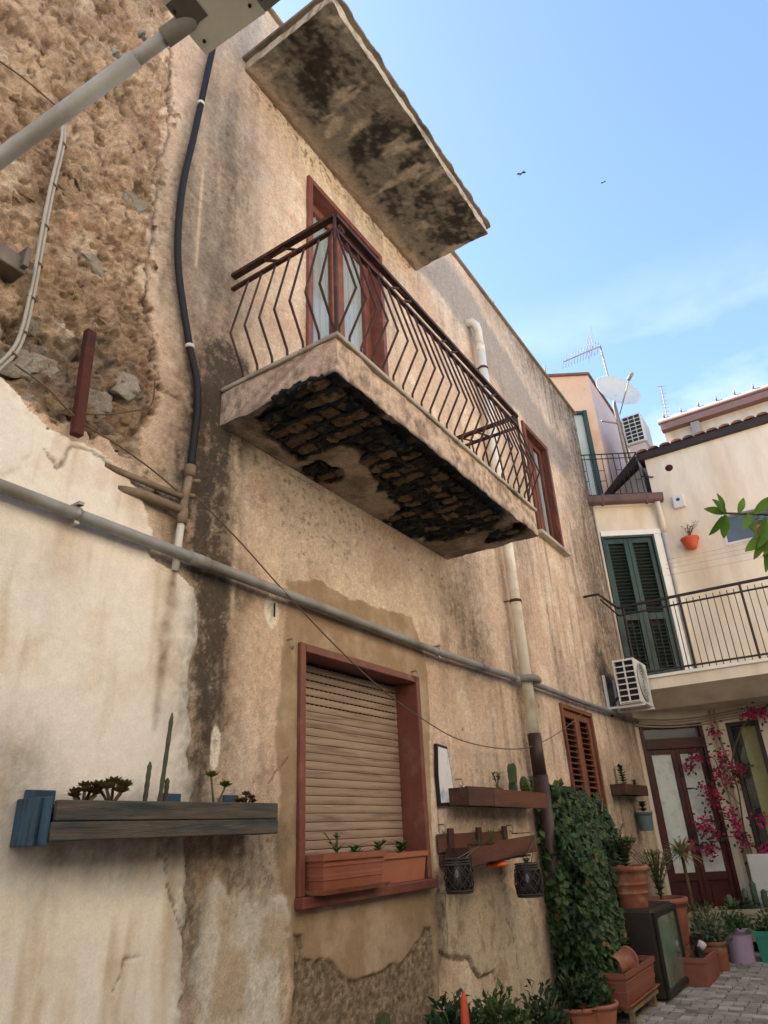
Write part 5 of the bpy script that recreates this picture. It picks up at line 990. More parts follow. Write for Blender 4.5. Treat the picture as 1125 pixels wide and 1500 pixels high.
# ------------------------------------------------------------------ houses behind
pk = mat('pink_wall', (226, 186, 152), .9, .06, 2, .3, 80, c2=(214, 170, 138)); pk2 = mat('lilac_wall', (206, 184, 176), .9, .06, 2, .3, 80)
SB = -.75   # set back behind the facade line
ph = thing('pink_house', 'peach upper house with dark green door behind the far end of the wall', 'house', tuple(fa(0, 6.4, SB)))
c0 = [0.67,9.691]; c1 = [-0.07,9.736]
s1_, zt_ = c0[0], c0[1]
MAp = MA @ Matrix.Translation((0, SB, 0))
GD = ([0.288,8.857][0]-.25, [0.484,8.845][0], 6.5, [0.379,8.852][1])
b = MB(); panel_with_holes(b, MAp, -2.0, s1_, 6.3, zt_, [GD], -.25, 0); b.build('front_wall', pk, ph)
pA = fa(s1_, 6.3, SB); b = MB(); b.prism([pA+NA*(-.0)+Vector((.0, .0, 0)), pA+Vector((6, .0, 0)), pA+Vector((6, 3, 0)), pA+Vector((0, .3, 0))], (0, 0, zt_-6.3-.002)); b.build('side_wall', pk2, ph)
b = MB(); b.prism([pA+Vector((-.04, -.04, zt_-6.3)), pA+Vector((6, -.04, zt_-6.3)), pA+Vector((6, 4, zt_-6.3)), pA-DA*(s1_+2.05)+Vector((0, .0, zt_-6.3)), pA-DA*(s1_+2.05)+Vector((-.04, -.04, zt_-6.3))], (0, 0, .045)); b.build('roof_edge', mat('roof_line', (120, 92, 84), .8, .2), ph)
b = MB(); b.box((GD[0], -.06, GD[2]), (GD[0]+.06, .03, GD[3]), .003, MAp); b.box((GD[1]-.07, -.06, GD[2]), (GD[1], .05, GD[3]), .003, MAp); b.box((GD[0]+.06, -.059, GD[3]-.06), (GD[1]-.07, .029, GD[3]), .003, MAp); gd = b.build('green_door', grn, ph)
b = MB(); b.box((GD[0]+.06, -.04, GD[2]), (GD[1]-.07, -.03, GD[3]-.06), 0, MAp); b.build('pane', mat('pale_door_pane', (178, 186, 176), .25, .08, spec=.6), gd)
# second house with gutter
hb2 = thing('gutter_house', 'cream house with pink gutter rising behind the tiled eave', 'house', (14.2, -3, 7))
k_ = 14/11.28
def up_(y, z_): return (-2.6+(y+2.6)*k_, 1.6+(z_-1.6)*k_)
ya, za_ = up_(-1.31, 7.88); b = MB(); b.box((14.05, -9, 6), (20, ya, za_-.02)); b.build('wall', cream_w, hb2)
b = MB(); b.tube([(13.9, ya+.05, za_), (13.9, -9, za_-.02)], .065, 10); b.build('gutter', mat('pink_gutter', (150, 120, 112), .6, .1), hb2); b = MB(); b.box((13.86, -9, za_-.22), (14.04, ya+.02, za_-.08)); b.build('fascia', mat('fascia_brown', (146, 112, 98), .7, .1), hb2)
for kk in range(9): b = MB(); b.tube([(13.85, ya-.35*kk-.1, za_+.05), (13.85, ya-.35*kk-.1, za_+.15)], .018, 6); b.build('gutter_peg', MATS['pink_gutter'], hb2)
for yy in (ya-.55, ya-2.65): b = MB(); b.box((13.90, yy-.17, za_-1.6), (14.045, yy, za_-.23)); b.build('pier', mat('pier_grey', (168, 156, 142), .9, .1), hb2)
b = MB(); b.box((14.3, ya, 6), (18, ya+1.3, za_-.75)); b.build('low_wing', cream_w2, hb2)
# roof air conditioner, dish, aerials
M_ = Matrix.Translation((12.17,-0.751,8.268)); b = MB(); b.box((-.35, -.18, -.30), (.35, .18, .32), .02, M_); ra = thing('roof_air_conditioner', 'white air conditioner on the roof behind the terrace railing', 'air conditioner', tuple(M_.translation-Vector((0, 0, .3))))
b.build('casing', acw, ra); b = MB()
for i in range(3):
    for j in range(7): b.box((-.356, -.15+i*.105, -.26+j*.08), (-.3505, -.06+i*.105, -.20+j*.08), 0, M_)
b.build('grille', acd, ra); b = MB(); b.box((-.3, -.15, -1.6), (.3, .15, -.302), 0, M_); b.build('plinth', pk2, ra)
dc = Vector((11.007,-0.77,8.653)); ax = Vector((-.62, -.66, .30)).normalized()
ds = thing('satellite_dish', 'white satellite dish on the roof of the pink house', 'satellite dish', tuple(dc-Vector((0, 0, .9))))
b = MB(); b.lathe([(.02+.40*k/8, .13*(k/8)**2) for k in range(9)]+[(.425, .128), (.415, .118)]+[(.40*k/8, .13*(k/8)**2-.012) for k in range(7, -1, -1)], dc-ax*.1, 32, axis=ax, close=False); b.build('reflector', mat('dish_white', (206, 204, 196), .4, .05), ds)
gm = mat('mast_grey', (150, 146, 140), .5, .15)
b = MB(); b.tube([dc-ax*.12, dc-ax*.2+Vector((0, 0, -.12)), dc-ax*.2+Vector((0, 0, -1.3))], .025, 8); b.tube([dc-ax*.2+Vector((0, 0, -.5)), dc-ax*.2+Vector((-.35, .2, -.55))], .02, 6); b.build('mast', gm, ds)
b = MB(); f_ = dc+ax*.42+Vector((0, 0, -.12)); b.tube([dc-ax*.1+Vector((0, 0, -.4)), f_], .012, 6); b.tube([f_-ax*.05, f_+ax*.09], .035, 8); b.build('feed_arm', gm, ds)
top = Vector((10.822,-0.678,9.609)); low = Vector((11.217,-0.63,9.033)); an = thing('yagi_aerial', 'comb shaped television aerial on a mast above the satellite dish', 'aerial', (low.x, low.y, low.z-1.2))
b = MB(); b.tube([low+(low-top)*2.2, top], .018, 6); b.build('mast', gm, an); e0, e1 = Vector((10.431,-0.058,9.279)), Vector((10.833,-0.686,9.597))
b = MB(); b.tube([e0, e1], .012, 5); b.build('boom', gm, an); cr_ = (e1-e0).normalized().cross(Vector((0, .3, 1))).normalized()
for k in range(13): b = MB(); c = e0+(e1-e0)*k/13; b.tube([c-cr_*.12+Vector((0, 0, -.05)), c+cr_*.12+Vector((0, 0, .05))], .006, 4); b.build('element', gm, an)
g0 = Vector((10.761,-0.512,9.65))
for i in range(5): b = MB(); b.tube([g0+cr_*.28+Vector((0, 0, -.14+.08*i)), g0-cr_*.28+Vector((0, 0, -.14+.08*i))], .005, 4); b.build('reflector_rod', gm, an)
top = Vector((14.38,-1.136,10.548)); low = Vector((14.752,-1.064,9.908)); an = thing('small_aerial', 'thin distant aerial above the gutter house', 'aerial', (low.x, low.y, low.z-1))
b = MB(); b.tube([low+(low-top)*1.6, top], .014, 5); b.build('mast', gm, an); cr_ = Vector(rt)
for k in range(9): b = MB(); c = top+(low-top)*k/9; b.tube([c-cr_*.09, c+cr_*.09], .007, 4); b.build('element', gm, an)
# birds
bm_ = mat('bird_dark', (40, 42, 48), .8)
for k, (c, s_) in enumerate(((Vector((23.77,3.43,30.628)), .42), (Vector((30.352,0.654,34.663)), .25))):
    b = MB(); d = Vector(rt); u_ = Vector((0, 0, 1)); f_ = d.cross(u_)
    b.tube([c-f_*.4*s_-d*.25*s_, c, c+d*.25*s_+f_*.4*s_], .02, 6, rs=[.01*s_, .09*s_, .02*s_]); w_ = [c+d*.02, c-d*.45*s_+u_*.10*s_, c-d*.5*s_+u_*.05*s_-f_*.1, c-d*.1*s_-f_*.14*s_]
    b.prism(w_, u_*.02*s_); b.prism([c-(p-c)*.95+u_*.06*s_ for p in w_], u_*.02*s_); tag(b.build('bird', bm_), ('bird flying in the open sky left of the other', 'tiny bird flying in the sky to the right')[k], 'bird')
# unseen house added across the alley to shade the lower wall and bounce light
oh = thing('unseen_opposite_house', 'plain unseen house added across the alley to shade the wall', 'house', (0, -6, G)); om = mat('pale_bounce_wall', (204, 196, 183), .9, .1, 2, .3, 60)
b = MB(); b.box((-14, -12, G-.02), (11.2, -4.7, 7.8)); b.build('wall', om, oh); b = MB(); b.box((-14.1, -12, 7.8), (11.2, -4.5, 8.0)); b.build('eave', tile, oh)
for xx in (-4, -.5, 3, 6):
    for zz in (1.2, 4.1): b = MB(); b.box((xx-.5, -4.72, zz), (xx+.5, -4.67, zz+1.4), .01); b.build('window', grn, oh)

# ================================================================== pots and plants along the wall
def P_(s): return s
# wall pots on the cream house
for k, (c, r_) in enumerate((((BXP-.12, -1.30, 5.50), .13), ((BXP-.12, -2.33, 5.40), .13))):
    t = thing('wall_pot', ('red basket pot of flowers on the cream wall below the alarm box', 'red pot under the white window behind the leaves')[k], 'pot', c); b = MB(); b.lathe([(.0, 0), (.07, 0), (.10, .06), (r_, .14), (r_+.012, .15), (r_+.012, .18), (r_-.01, .18), (r_-.02, .14)], c, 20, close=False); b.build('body', mat('red_pot', (196, 84, 54), .55, .1), t)
    sprig('pot_flowers', (c[0], c[1], c[2]+.14), .26, 9, ('wiry flowers in the basket pot below the alarm box', 'leafy sprigs in the red pot under the white window')[k], leafm('grey_leaf', (106, 112, 74), (138, 128, 96)), ll=.05, lw=.02, lean=.9)
# ivy clump
ivy = thing('ivy', 'large dense dark green ivy clump climbing the wall beside the downpipe', 'ivy', (7.5, -.2, G))
ivl = [leafm('ivy_leaf', (46, 68, 38), (68, 94, 50), .18), leafm('ivy_leaf_light', (66, 92, 50), (88, 110, 60), .2)]
IP = [(6.624,1.887),(6.837,1.983),(7.395,1.947),(8.11,1.844),(8.608,1.632),(8.965,1.266),(8.583,0.98),(8.581,0.592),(8.986,0.287),(8.861,0.055),(8.461,-0.114),(7.384,-0.02),(6.486,-0.026),(6.454,0.439),(6.499,1.134),(6.537,1.569)]
bs = [MB(), MB(), MB()]; xs_ = [p[0] for p in IP]; zs_ = [p[1] for p in IP]; cnt = 0; ipa = IP
while cnt < 13000:
    a = np.array([random.uniform(min(xs_), max(xs_)) for _ in range(400)]); c = np.array([random.uniform(G, max(zs_)) for _ in range(400)])
    sd_ = sdist(a, c, ipa); bumpy = fbm(a, c, 3.2, 3, 401)
    for i in range(400):
        if sd_[i] < -.10+.22*bumpy[i]+.05*random.gauss(0, 1) : continue
        th = min(.34, .06+.40*max(0, sd_[i])*(1+.8*bumpy[i]))*(1.15 if c[i] < .9 else 1.); dpt = th*(1-random.random()**2*.8)
        p = Vector((a[i]-dpt*1.9, -dpt, c[i])); d = Vector((random.gauss(0, .6)-.2, -.4+random.gauss(0, .4), -.7+random.gauss(0, .5))); n_ = Vector((-.4+random.gauss(0, .5), -1+random.gauss(0, .4), .5+random.gauss(0, .4)))
        l = random.choice((.03, .045, .06, .085))*random.uniform(.8, 1.25); bs[2 if random.random() < .03 else 1 if random.random() < .16+.25*(bumpy[i] > .25) else 0].leaf(p, d, n_, l, l*.72, .14, .06); cnt += 1
bs[0].build('leaves', ivl[0], ivy); bs[1].build('young_leaves', ivl[1], ivy); bs[2].build('dead_leaves', leafm('dead_leaf', (132, 100, 58), (104, 84, 50)), ivy)
b = MB()
for k in range(16):
    xx = random.uniform(6.7, 8.4); q = [Vector((xx+.2*random.uniform(-1, 1)*u_*2, -.05-.1*random.random(), G+u_*random.uniform(1.2, 1.75))) for u_ in (0, .3, .6, 1)]; b.tube(smooth_path(q, 4), .012, 5)
b.build('stem', MATS['woody_stem'], ivy)
# low bushes at the foot of the wall
def bush(name, c, rx, ry, rz_, n, label, m, l0=.05, cat='bush', group=None, cam_bias=True):
    t = thing(name, label, cat, c, group); b = MB(); s = MB(); c = Vector(c)
    for k in range(n):
        u_ = Vector((random.gauss(0, 1), random.gauss(0, 1), abs(random.gauss(0, 1)))).normalized()*(random.random()**.4); p = c+Vector((u_.x*rx, u_.y*ry, u_.z*rz_*(1+.3*math.sin(u_.x*9+c.x*5)))); d = Vector((u_.x+random.gauss(0, .5), u_.y+random.gauss(0, .5), .5+random.gauss(0, .5)))
        l = l0*random.uniform(.7, 1.3); b.leaf(p, d, Vector((u_.x, u_.y, .8)), l, l*.5, .2, .05)
    for k in range(9):
        a = k*.7; s.tube([c, c+Vector((math.cos(a)*rx*.3, math.sin(a)*ry*.3, rz_*.5)), c+Vector((math.cos(a)*rx*.7, math.sin(a)*ry*.7, rz_*.9))], .006, 5)
    b.build('leaves', m, t); s.build('stem', MATS['green_stem'], t); return t
bush('leafy_bush', (4.25,-0.22,0.507), .22, .14, .20, 500, 'low green bush at the foot of the wall below the pallet planter', deep_leaf, .06)
bush('leafy_bush', (4.807,-0.25,0.392), .26, .16, .25, 600, 'taller green bush below the wicker lanterns', green_leaf, .06)
bush('leafy_bush', (5.588,-0.22,0.265), .30, .16, .28, 500, 'dark green bush at the base of the brown downpipe', deep_leaf, .06)
p = Vector((4.035,-0.42,0.644)); b = MB(); b.tube([p-Vector((0, 0, .15)), p+Vector((0, 0, .03)), p+Vector((.004, 0, .12)), p+Vector((.01, 0, .165))], .02, 10, rs=[.022, .024, .02, .005]); tag(b.build('garden_stake', mat('coral_plastic', (206, 84, 60), .5, .1)), 'coral red pointed stake standing in the low green bush', 'stake')
# planter trough on wooden stand, television, pots
pxz = lambda p: Vector(p)
c = Vector((7.02, -.42, G+.14)); trough('trough_planter', tuple(c), (.92, .26), .22, 'long terracotta trough on a wooden stand in front of the ivy', terra, True, True)
st_ = thing('plant_stand', 'low wooden stand under the long terracotta trough', 'stand', (c.x, c.y, G)); wv = mat('pale_old_wood', (128, 112, 82), .8, .25, 8, .5, 50)
for yy in (-.10, 0, .10): b = MB(); b.box((c.x-.42, c.y+yy-.035, G+.09), (c.x+.42, c.y+yy+.035, G+.115)); b.build('slat', wv, st_)
for xx in (-.36, .32):
    for yy in (-.1, .1): b = MB(); b.box((c.x+xx, c.y+yy-.02, G), (c.x+xx+.04, c.y+yy+.02, G+.089)); b.build('leg', wv, st_)
b = MB(); b.lathe([(.075, 0), (.085, .2), (.095, .2), (.095, .23), (.08, .23), (.065, .02)], c+Vector((-.30, .0, .24)), 20, axis=(.9, -.3, .15), close=False); tag(b.build('fallen_pot', terra3), 'brown pot lying on its side in the long terracotta trough', 'pot')
sprig('leafy_plant', (7.2, -.4, G+.32), .3, 10, 'green plant growing in the long terracotta trough', deep_leaf, ll=.07, lw=.04, lean=.6)
for k, (q, r_) in enumerate((((6.352,-0.189,0.15), .17), ((6.184,-0.093,0.15), .16))):
    round_pot('terracotta_pot', (q[0], q[1]-.15, G), r_, .20, ('round terracotta pot at the bottom edge right of the bushes', 'terracotta pot at the bottom edge beside the brown downpipe')[k], terra2, .75, .03); bush('potted_plant', (q[0], q[1]-.15, G+.18), .17, .15, .24, 260, ('leafy plant in the round pot at the bottom edge', 'leafy plant in the pot beside the brown downpipe')[k], deep_leaf, .06, 'plant')
tv = thing('old_television', 'old box television set standing on the ground below a terracotta pot', 'television', (7.95, -.42, G)); tvm = mat('tv_case', (52, 42, 32), .55, .15, 6, .2, 60, c2=(40, 34, 28))
TX0, TX1, TY0, TY1, TZ1 = 7.52, 8.38, -.60, -.16, G+.72
b = MB(); b.box((TX0, TY0, G+.01), (TX1, TY1+.0, TZ1), .025); b.build('case', tvm, tv)
b = MB(); 
for a_, c_ in (((TX0+.005, G+.03), (TX0+.05, TZ1-.02)), ((TX1-.05, G+.03), (TX1-.005, TZ1-.02)), ((TX0+.05, TZ1-.07), (TX1-.05, TZ1-.02)), ((TX0+.05, G+.03), (TX1-.05, G+.08))): b.box((a_[0], TY0-.028, a_[1]), (c_[0], TY0-.001, c_[1]), .006)
b.build('bezel', mat('tv_bezel', (40, 38, 30), .5, .1), tv)
b = MB(); n = 10; v = []
for i in range(n+1):
    for j in range(n+1): u_, w_ = i/n*2-1, j/n*2-1; v.append(((TX0+TX1)/2+u_*.385, TY0-.006-.022*(1-u_*u_)*(1-w_*w_), G+.37+w_*.30))
b.add(v, [(i*(n+1)+j, (i+1)*(n+1)+j, (i+1)*(n+1)+j+1, i*(n+1)+j+1) for i in range(n) for j in range(n)], True); b.build('screen', mat('tv_screen', (112, 122, 104), .12, .1, 3, 0, c2=(90, 104, 90), spec=.6), tv)
tp = (7.78, -.36, TZ1); round_pot('terracotta_pot', tp, .20, .36, 'tall ringed terracotta pot standing on the old television', terra3, .72, .02, rings=1); sprig('potted_plant', (tp[0], tp[1], tp[2]+.32), .30, 34, 'bushy green plant in the pot on the television', green_leaf, ll=.065, lw=.035, lean=.75, lps=12)
bp_ = (8.75, -.40, G+.30); round_pot('bowl_pot', bp_, .25, .42, 'wide terracotta pot on a root block behind the television', terra, .8, .05); b = MB(); b.lathe([(.22, 0), (.2, .1), (.21, .2), (.2, .299)], (bp_[0], bp_[1], G), 12); tag(b.build('log_block', mat('root_brown', (104, 74, 50), .9, .4, 14, .9, 30)), 'rough brown log block under the wide terracotta pot', 'log')
sprig('potted_plant', (bp_[0], bp_[1], bp_[2]+.38), .50, 40, 'feathery green plant in the wide terracotta pot', leafm('olive_leaf', (104, 108, 56), (132, 128, 74)), ll=.07, lw=.018, lean=.8, lps=14)
trough('trough_planter', (8.62, -.70, G), (.66, .24), .24, 'terracotta trough on the paving right of the television', terra, False, False, yaw=.0); sprig('leafy_plant', (8.55, -.7, G+.2), .10, 6, 'small plant in the trough right of the television', deep_leaf, ll=.05, lw=.03, lean=.7)
b = MB(); b.lathe([(0, 0), (.035, 0), (.045, .07), (.04, .075), (.035, .07)], (8.82, -.68, G+.24), 14, axis=(.5, -.4, .7), close=False); tag(b.build('white_cup', acw), 'white cup lying on the trough right of the television', 'cup')
round_pot('square_pot', (9.25, -.72, G), .15, .27, 'brown pot of grey foliage behind the small trough', terra3, .85, .02); bush('potted_plant', (9.25, -.72, G+.25), .24, .2, .32, 420, 'grey green bushy plant in the brown pot', leafm('sage_leaf', (84, 98, 70), (110, 116, 84)), .06, 'plant')
b = MB(); b.lathe([(.12, 0), (.15, .22), (.16, .23), (.16, .26), (.13, .26)], (9.55, -.66, G), 16, close=False); tag(b.build('dark_pot', mat('dark_plastic', (46, 46, 44), .6, .15)), 'dark plastic pot between the brown pot and the lilac bucket', 'pot')
lc = (9.80, -.90, G); round_pot('lilac_bucket', lc, .155, .34, 'lilac plastic bucket planted with herbs on the paving', mat('lilac_plastic', (176, 150, 172), .5, .08), .85, .015); bush('potted_herbs', (lc[0], lc[1], G+.30), .2, .18, .16, 420, 'green herbs growing in the lilac bucket', green_leaf, .06, 'plant')
trough('green_trough', (9.95, -1.32, G), (.30, .48), .30, 'bright green plastic trough at the right edge of the paving', mat('sea_green_plastic', (54, 138, 112), .5, .08)); bush('potted_herbs', (9.95, -1.30, G+.26), .16, .25, .22, 420, 'green herbs growing in the bright green trough', green_leaf, .06, 'plant')
# stone trough
tc_ = Vector((10.52, -.75, G+.12)); t = trough('stone_trough', tuple(tc_), (1.5, .44), .34, 'long pale stone trough of succulents in front of the double door', mat('pale_stone', (176, 166, 138), .85, .2, 5, .5, 40, c2=(146, 134, 108)), False, False, yaw=math.radians(-62))
for k in (-.5, .5):
    b = MB(); M_ = Matrix.Translation(tc_) @ Matrix.Rotation(math.radians(-62), 4, 'Z'); b.box((k-.1, -.18, -.12), (k+.1, .18, -.001), 0, M_); b.build('foot', MATS['pale_stone'], t)
ag = leafm('agave_leaf', (112, 124, 104), (92, 108, 88)); 
def blades(name, c, n, l, w_, label, m, up=.5, trunk=0, cat='plant', droop=.35):
    t = thing(name, label, cat, c); c = Vector(c); b = MB()
    if trunk: s = MB(); s.tube([c, c+Vector((.02, 0, trunk*.5)), c+Vector((0, 0, trunk))], .02, 7); s.build('stem', MATS['woody_stem'], t); c = c+Vector((0, 0, trunk))
    for k in range(n):
        a = k*2.4; e = up+random.uniform(-.5, .55); d = Vector((math.cos(a)*math.cos(e), math.sin(a)*math.cos(e), math.sin(e))); ll = l*random.uniform(.75, 1.1); sd = d.cross(Vector((0, 0, 1))).normalized(); v = []
        for i in range(6):
            u_ = i/5; q = c+d*ll*u_-Vector((0, 0, 1))*ll*droop*u_*u_; ww = w_*(.7+.5*u_) if u_ < .4 else w_*(1-u_)*1.5+.0015; v += [q-sd*ww/2+Vector((0, 0, ww*.15)), q+sd*ww/2+Vector((0, 0, ww*.15))]
        b.add(v, [(2*i, 2*i+1, 2*i+3, 2*i+2) for i in range(5)])
    b.build('leaves', m, t); return t
blades('dracaena', (9.62, -.52, G+.25), 70, .40, .030, 'spiky dracaena on a thin stem in front of the double door', leafm('dracaena_leaf', (152, 146, 92), (116, 116, 66)), .45, .85)
round_pot('terracotta_pot', (9.62, -.52, G), .15, .28, 'terracotta pot holding the spiky dracaena', terra3, .75, .02); blades('spider_plant', (9.62, -.5, G+.5), 30, .34, .022, 'drooping pale grass tuft below the dracaena head', leafm('straw_leaf', (146, 128, 88), (120, 112, 70)), .25, 0)
blades('agave', tuple(tc_+Vector((.36, -.55, .30))), 18, .42, .06, 'grey green agave in the right of the stone trough', ag, .8); blades('agave', tuple(tc_+Vector((.05, -.05, .30))), 14, .28, .045, 'small agave in the middle of the stone trough', ag, .7)
cc_ = thing('column_cactus', 'stubby grey cactus columns in the stone trough', 'cactus', tuple(tc_+Vector((.22, -.3, .28))))
for k, (dx, hh) in enumerate(((-.10, .26), (0, .34), (.1, .24), (-.28, .2))):
    b = MB(); q = tc_+Vector((.22+dx*.5, -.3-dx, .28)); n = 8; b.tube([q+Vector((.01*math.sin(i), 0, hh*i/n)) for i in range(n+1)], .035, 8, rs=[.035+.004*(i % 2) if i < n else .012 for i in range(n+1)]); b.build('column', cactus_m, cc_)
bush('succulent_mat', tuple(tc_+Vector((-.2, .35, .27))), .25, .3, .14, 320, 'low dark succulents at the left of the stone trough', deep_leaf, .05, 'plant'); bush('succulent_mat', tuple(tc_+Vector((.1, -.15, .27))), .25, .3, .12, 320, 'low dark succulents at the middle of the stone trough', deep_leaf, .05, 'plant')
q = (10.9,-1.087,0.88); b = MB(); b.box((10.9, q[1]-.35, G), (11.2, q[1]+.05, q[2]+.30), .01); tag(b.build('white_cabinet', acw), 'white metal cabinet beside the double door under the bougainvillea', 'cabinet')
# bougainvillea
bg_ = thing('bougainvillea', 'pink bougainvillea trained over the wall right of the double door', 'bougainvillea', (10.95, -1.05, G))
FL = [(10.953,-0.682,2.427),(10.94,-0.571,2.328),(10.972,-0.778,2.383),(10.98,-1.019,2.726),(11.015,-1.021,2.31),(11.035,-1.133,2.239),(11.008,-0.918,2.167),(11.029,-1.032,2.071),(11.006,-0.849,1.953),(11.046,-1.21,2.207),(10.978,-0.69,2.007),(11.001,-0.797,1.8),(10.977,-0.644,1.62),(10.957,-0.538,1.523),(10.979,-0.658,1.492),(10.989,-0.723,1.406),(10.919,-0.361,1.295),(10.956,-0.561,1.246),(11.025,-0.94,1.689),(11.033,-0.992,1.56),(11.032,-0.992,1.419),(11.038,-1.047,1.31),(11.062,-1.252,1.222),(11.021,-1.57,2.942),(11.035,-1.67,2.903),(11.017,-1.472,2.898),(10.994,-0.766,1.888),(11.011,-1.049,2.424),(11.074,-1.303,1.587),(10.97,-0.628,1.285)]
pet = leafm('bract_pink', (196, 56, 104), (160, 36, 82), .35); b = MB(); lf_ = MB()
for k, c in enumerate(FL):
    b = MB()
    for i in range(26):
        o_2 = Vector((random.gauss(0, .04), random.gauss(0, .045), random.gauss(0, .04))); d = Vector((random.gauss(-.3, .6), random.gauss(0, .8), random.gauss(.1, .7))); l = random.uniform(.035, .055); b.leaf(Vector(c)+o_2, d, Vector((-1, random.gauss(0, .6), random.gauss(.3, .5))), l, l*.85, .25, .1)
    for i in range(14):
        o_2 = Vector((random.gauss(.02, .06), random.gauss(0, .08), random.gauss(0, .08))); lf_.leaf(Vector(c)+o_2, (random.gauss(0, 1), random.gauss(0, 1), random.gauss(0, .5)), (-1, 0, .5), .06, .035)
    b.build('flower_cluster', pet, bg_)['kind'] = 'stuff'
lf_.build('leaves', deep_leaf, bg_); s = MB(); pth = [(11.05,-1.099,0.563),(11.086,-1.093,1.089),(11.093,-1.064,1.473),(11.095,-1.11,1.937),(11.079,-1.112,2.287),(11.072,-1.332,2.717),(11.073,-1.558,2.921),(11.08,-1.8,3.029)]
s.tube(smooth_path(pth, 6), .012, 6)
for a_ in [[(11.077,-1.096,1.766),(11.049,-0.95,2.034),(11.023,-0.906,2.393),(10.979,-0.643,2.396)],[(11.074,-1.066,1.473),(11.042,-0.849,1.609),(11.002,-0.625,1.367)],[(11.07,-1.122,2.109),(11.041,-1.073,2.469),(11.011,-1.011,2.711)],[(11.071,-1.082,1.267),(11.052,-0.924,1.397),(10.981,-0.523,1.288)]]: s.tube(smooth_path(a_, 5), .006, 5)
s.build('stem', MATS['woody_stem'], bg_)
# overhanging tree branch at the right
tr = thing('citrus_tree', 'glossy green tree branch reaching in at the right edge', 'tree', (3.1, -3.9, G)); bk = MATS['woody_stem']
B0_ = Vector((2.536,-2.645,2.525)); B1_ = Vector((2.511,-2.436,2.578)); B2_ = Vector((2.56,-2.573,2.457)); B3_ = Vector((2.573,-2.514,2.414))
s = MB(); s.tube(smooth_path([(3.1, -3.9, G), (3.08, -3.85, 1.2), (2.95, -3.6, 2.2), (2.85, -3.3, 2.55)], 5), .05, 8, rs=None); s.build('trunk', bk, tr)
s = MB(); s.tube(smooth_path([(2.85, -3.3, 2.55), B0_+Vector((0, -.15, .02)), B0_, B1_], 5), .004, 6); s.tube(smooth_path([B0_+Vector((0, -.1, .02)), B2_, B3_], 4), .0035, 6); s.tube([(2.85, -3.3, 2.5), (2.7, -3.9, 3.2)], .02, 6); s.build('branch', bk, tr)
b = MB(); lfm = leafm('citrus_leaf', (92, 128, 46), (120, 152, 60), .35); vw = -Vector(fw)
def tl(px, l, ang):
    d = Vector(r2)*math.cos(ang)+Vector(u2)*math.sin(ang)+vw*random.gauss(0, .25); b.blade(px, d, vw+Vector((random.gauss(0, .3), random.gauss(0, .3), .4)), l, l*.40, random.uniform(.05, .3))
for p, l, a in (((2.512,-2.44,2.577), .075, 2.9), ((2.491,-2.439,2.575), .07, 1.9), ((2.513,-2.444,2.576), .07, 2.3), ((2.514,-2.429,2.57), .08, 4.2), ((2.532,-2.438,2.58), .085, 4.7), ((2.518,-2.481,2.567), .06, 1.2), ((2.52,-2.498,2.563), .08, 5.0), ((2.487,-2.529,2.541), .09, .8), ((2.523,-2.518,2.558), .075, 4.0), ((2.534,-2.553,2.531), .10, 4.6), ((2.529,-2.568,2.545), .09, 1.0), ((2.526,-2.54,2.493), .11, 4.4), ((2.557,-2.538,2.466), .12, 4.9), ((2.513,-2.557,2.471), .10, 3.9), ((2.546,-2.586,2.5), .11, 4.2)): tl(p, l, a)
for k in range(500):
    u_ = Vector((random.gauss(0, 1), random.gauss(0, 1), random.gauss(0, 1))).normalized()*random.random()**.4; p = Vector((2.75+u_.x*.55, -3.75+u_.y*.5, 2.95+u_.z*.5)); b.blade(p, u_+Vector((0, 0, -.3)), u_+Vector((0, 0, 1)), .1, .04, .2)
b.build('leaves', lfm, tr)

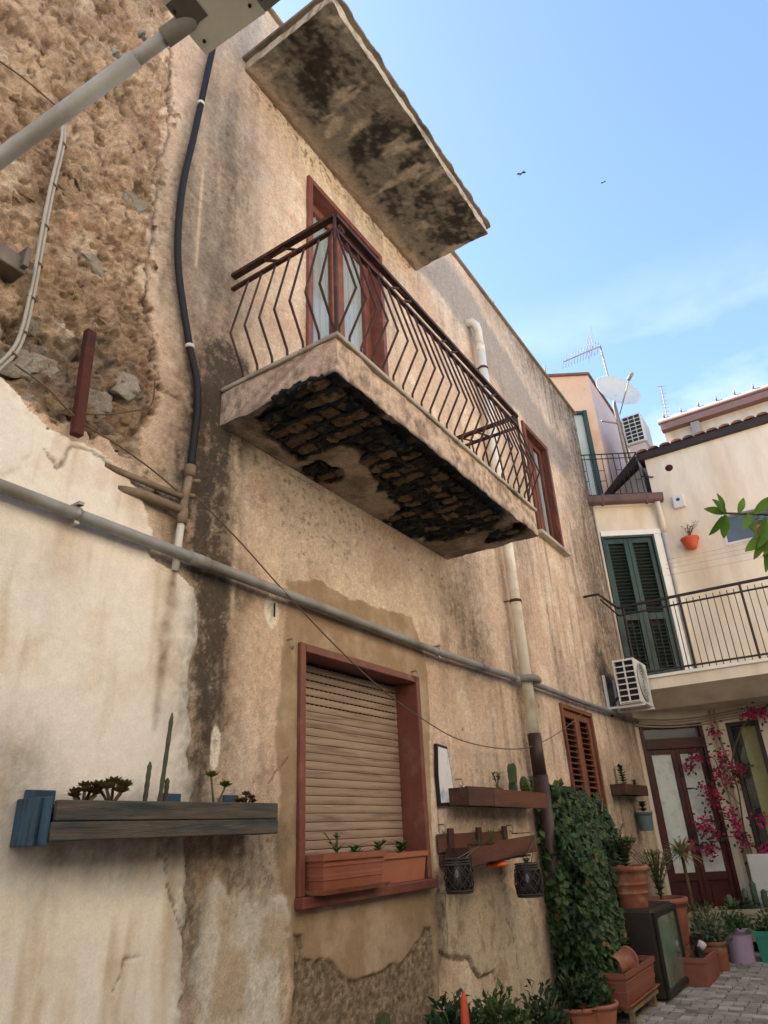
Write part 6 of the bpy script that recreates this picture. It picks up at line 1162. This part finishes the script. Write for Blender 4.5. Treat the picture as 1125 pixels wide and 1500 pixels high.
# ================================================================== paving
pv = thing('tmp2', 'x', 'x'); bpy.data.objects.remove(pv)
g = MB(); g.box((4.5, -5.3, G-.025), (11.3, -.02, G-.012)); pav = tag(g.build('pavement', mat('joint_sand', (96, 86, 70), .95, .3, 14, .7, 60), org=(8, -2, G-.02)), kind='structure')
PL_, PW_ = .215, .112
pm = [mat('paver_a', (154, 148, 138), .85, .25, 7, .5, 60, c2=(124, 118, 108)), mat('paver_b', (168, 160, 148), .85, .25, 7, .5, 60, c2=(136, 128, 116)), mat('paver_c', (140, 132, 122), .85, .25, 7, .5, 60, c2=(112, 106, 96))]
pme = []
for m_ in pm: b = MB(); b.box((-PW_/2+.004, -PL_/2+.004, -.02), (PW_/2-.004, PL_/2-.004, .0), .006); me = b.mesh('paver'); me.materials.append(m_); pme.append(me)
cells = []; i = 0; xx = 4.6
while xx < 11.0:
    yy = -5.2+(i % 2)*PL_/2
    while yy < -.08: cells.append((xx, yy)); yy += PL_
    xx += PW_; i += 1
def vis(c):
    p = Vector((c[0], c[1], G))-CAM; z_ = p.dot(fw); u_ = 562.5+FPX*p.dot(r2)/z_; v_ = 750-FPX*p.dot(u2)/z_; return u_ < 1140 and v_ < 1515 and u_ > 870, z_
near = sorted([c for c in cells if vis(c)[0]], key=lambda c: vis(c)[1])
for c in near[:300]: link('paver', random.choice(pme), None, pav, (c[0], c[1], G+random.uniform(-.004, .004)), (random.gauss(0, .008), random.gauss(0, .008), random.gauss(0, .012)))
ns_ = set(near[:300]); b = MB()
for c in cells:
    if c not in ns_: b.box((c[0]-PW_/2+.004, c[1]-PL_/2+.004, G-.02), (c[0]+PW_/2-.004, c[1]+PL_/2-.004, G+random.uniform(-.003, .003)))
o_3 = b.build('paver_field', pm[0], pav); o_3['kind'] = 'stuff'
b = MB()
for k in range(700):
    c = random.choice(near[:400]); p = Vector((c[0]+random.uniform(-.1, .1), c[1]+random.choice((-.5, .5))*PL_, G-.008)); b.leaf(p, (random.gauss(0, .6), random.gauss(0, .6), .7), (random.gauss(0, 1), random.gauss(0, 1), .5), random.uniform(.015, .04), .008)
tag(b.build('paving_weeds', leafm('weed_green', (74, 78, 44), (98, 92, 58))), 'sparse weeds and dry leaves in the paving joints', 'weeds', kind='stuff')
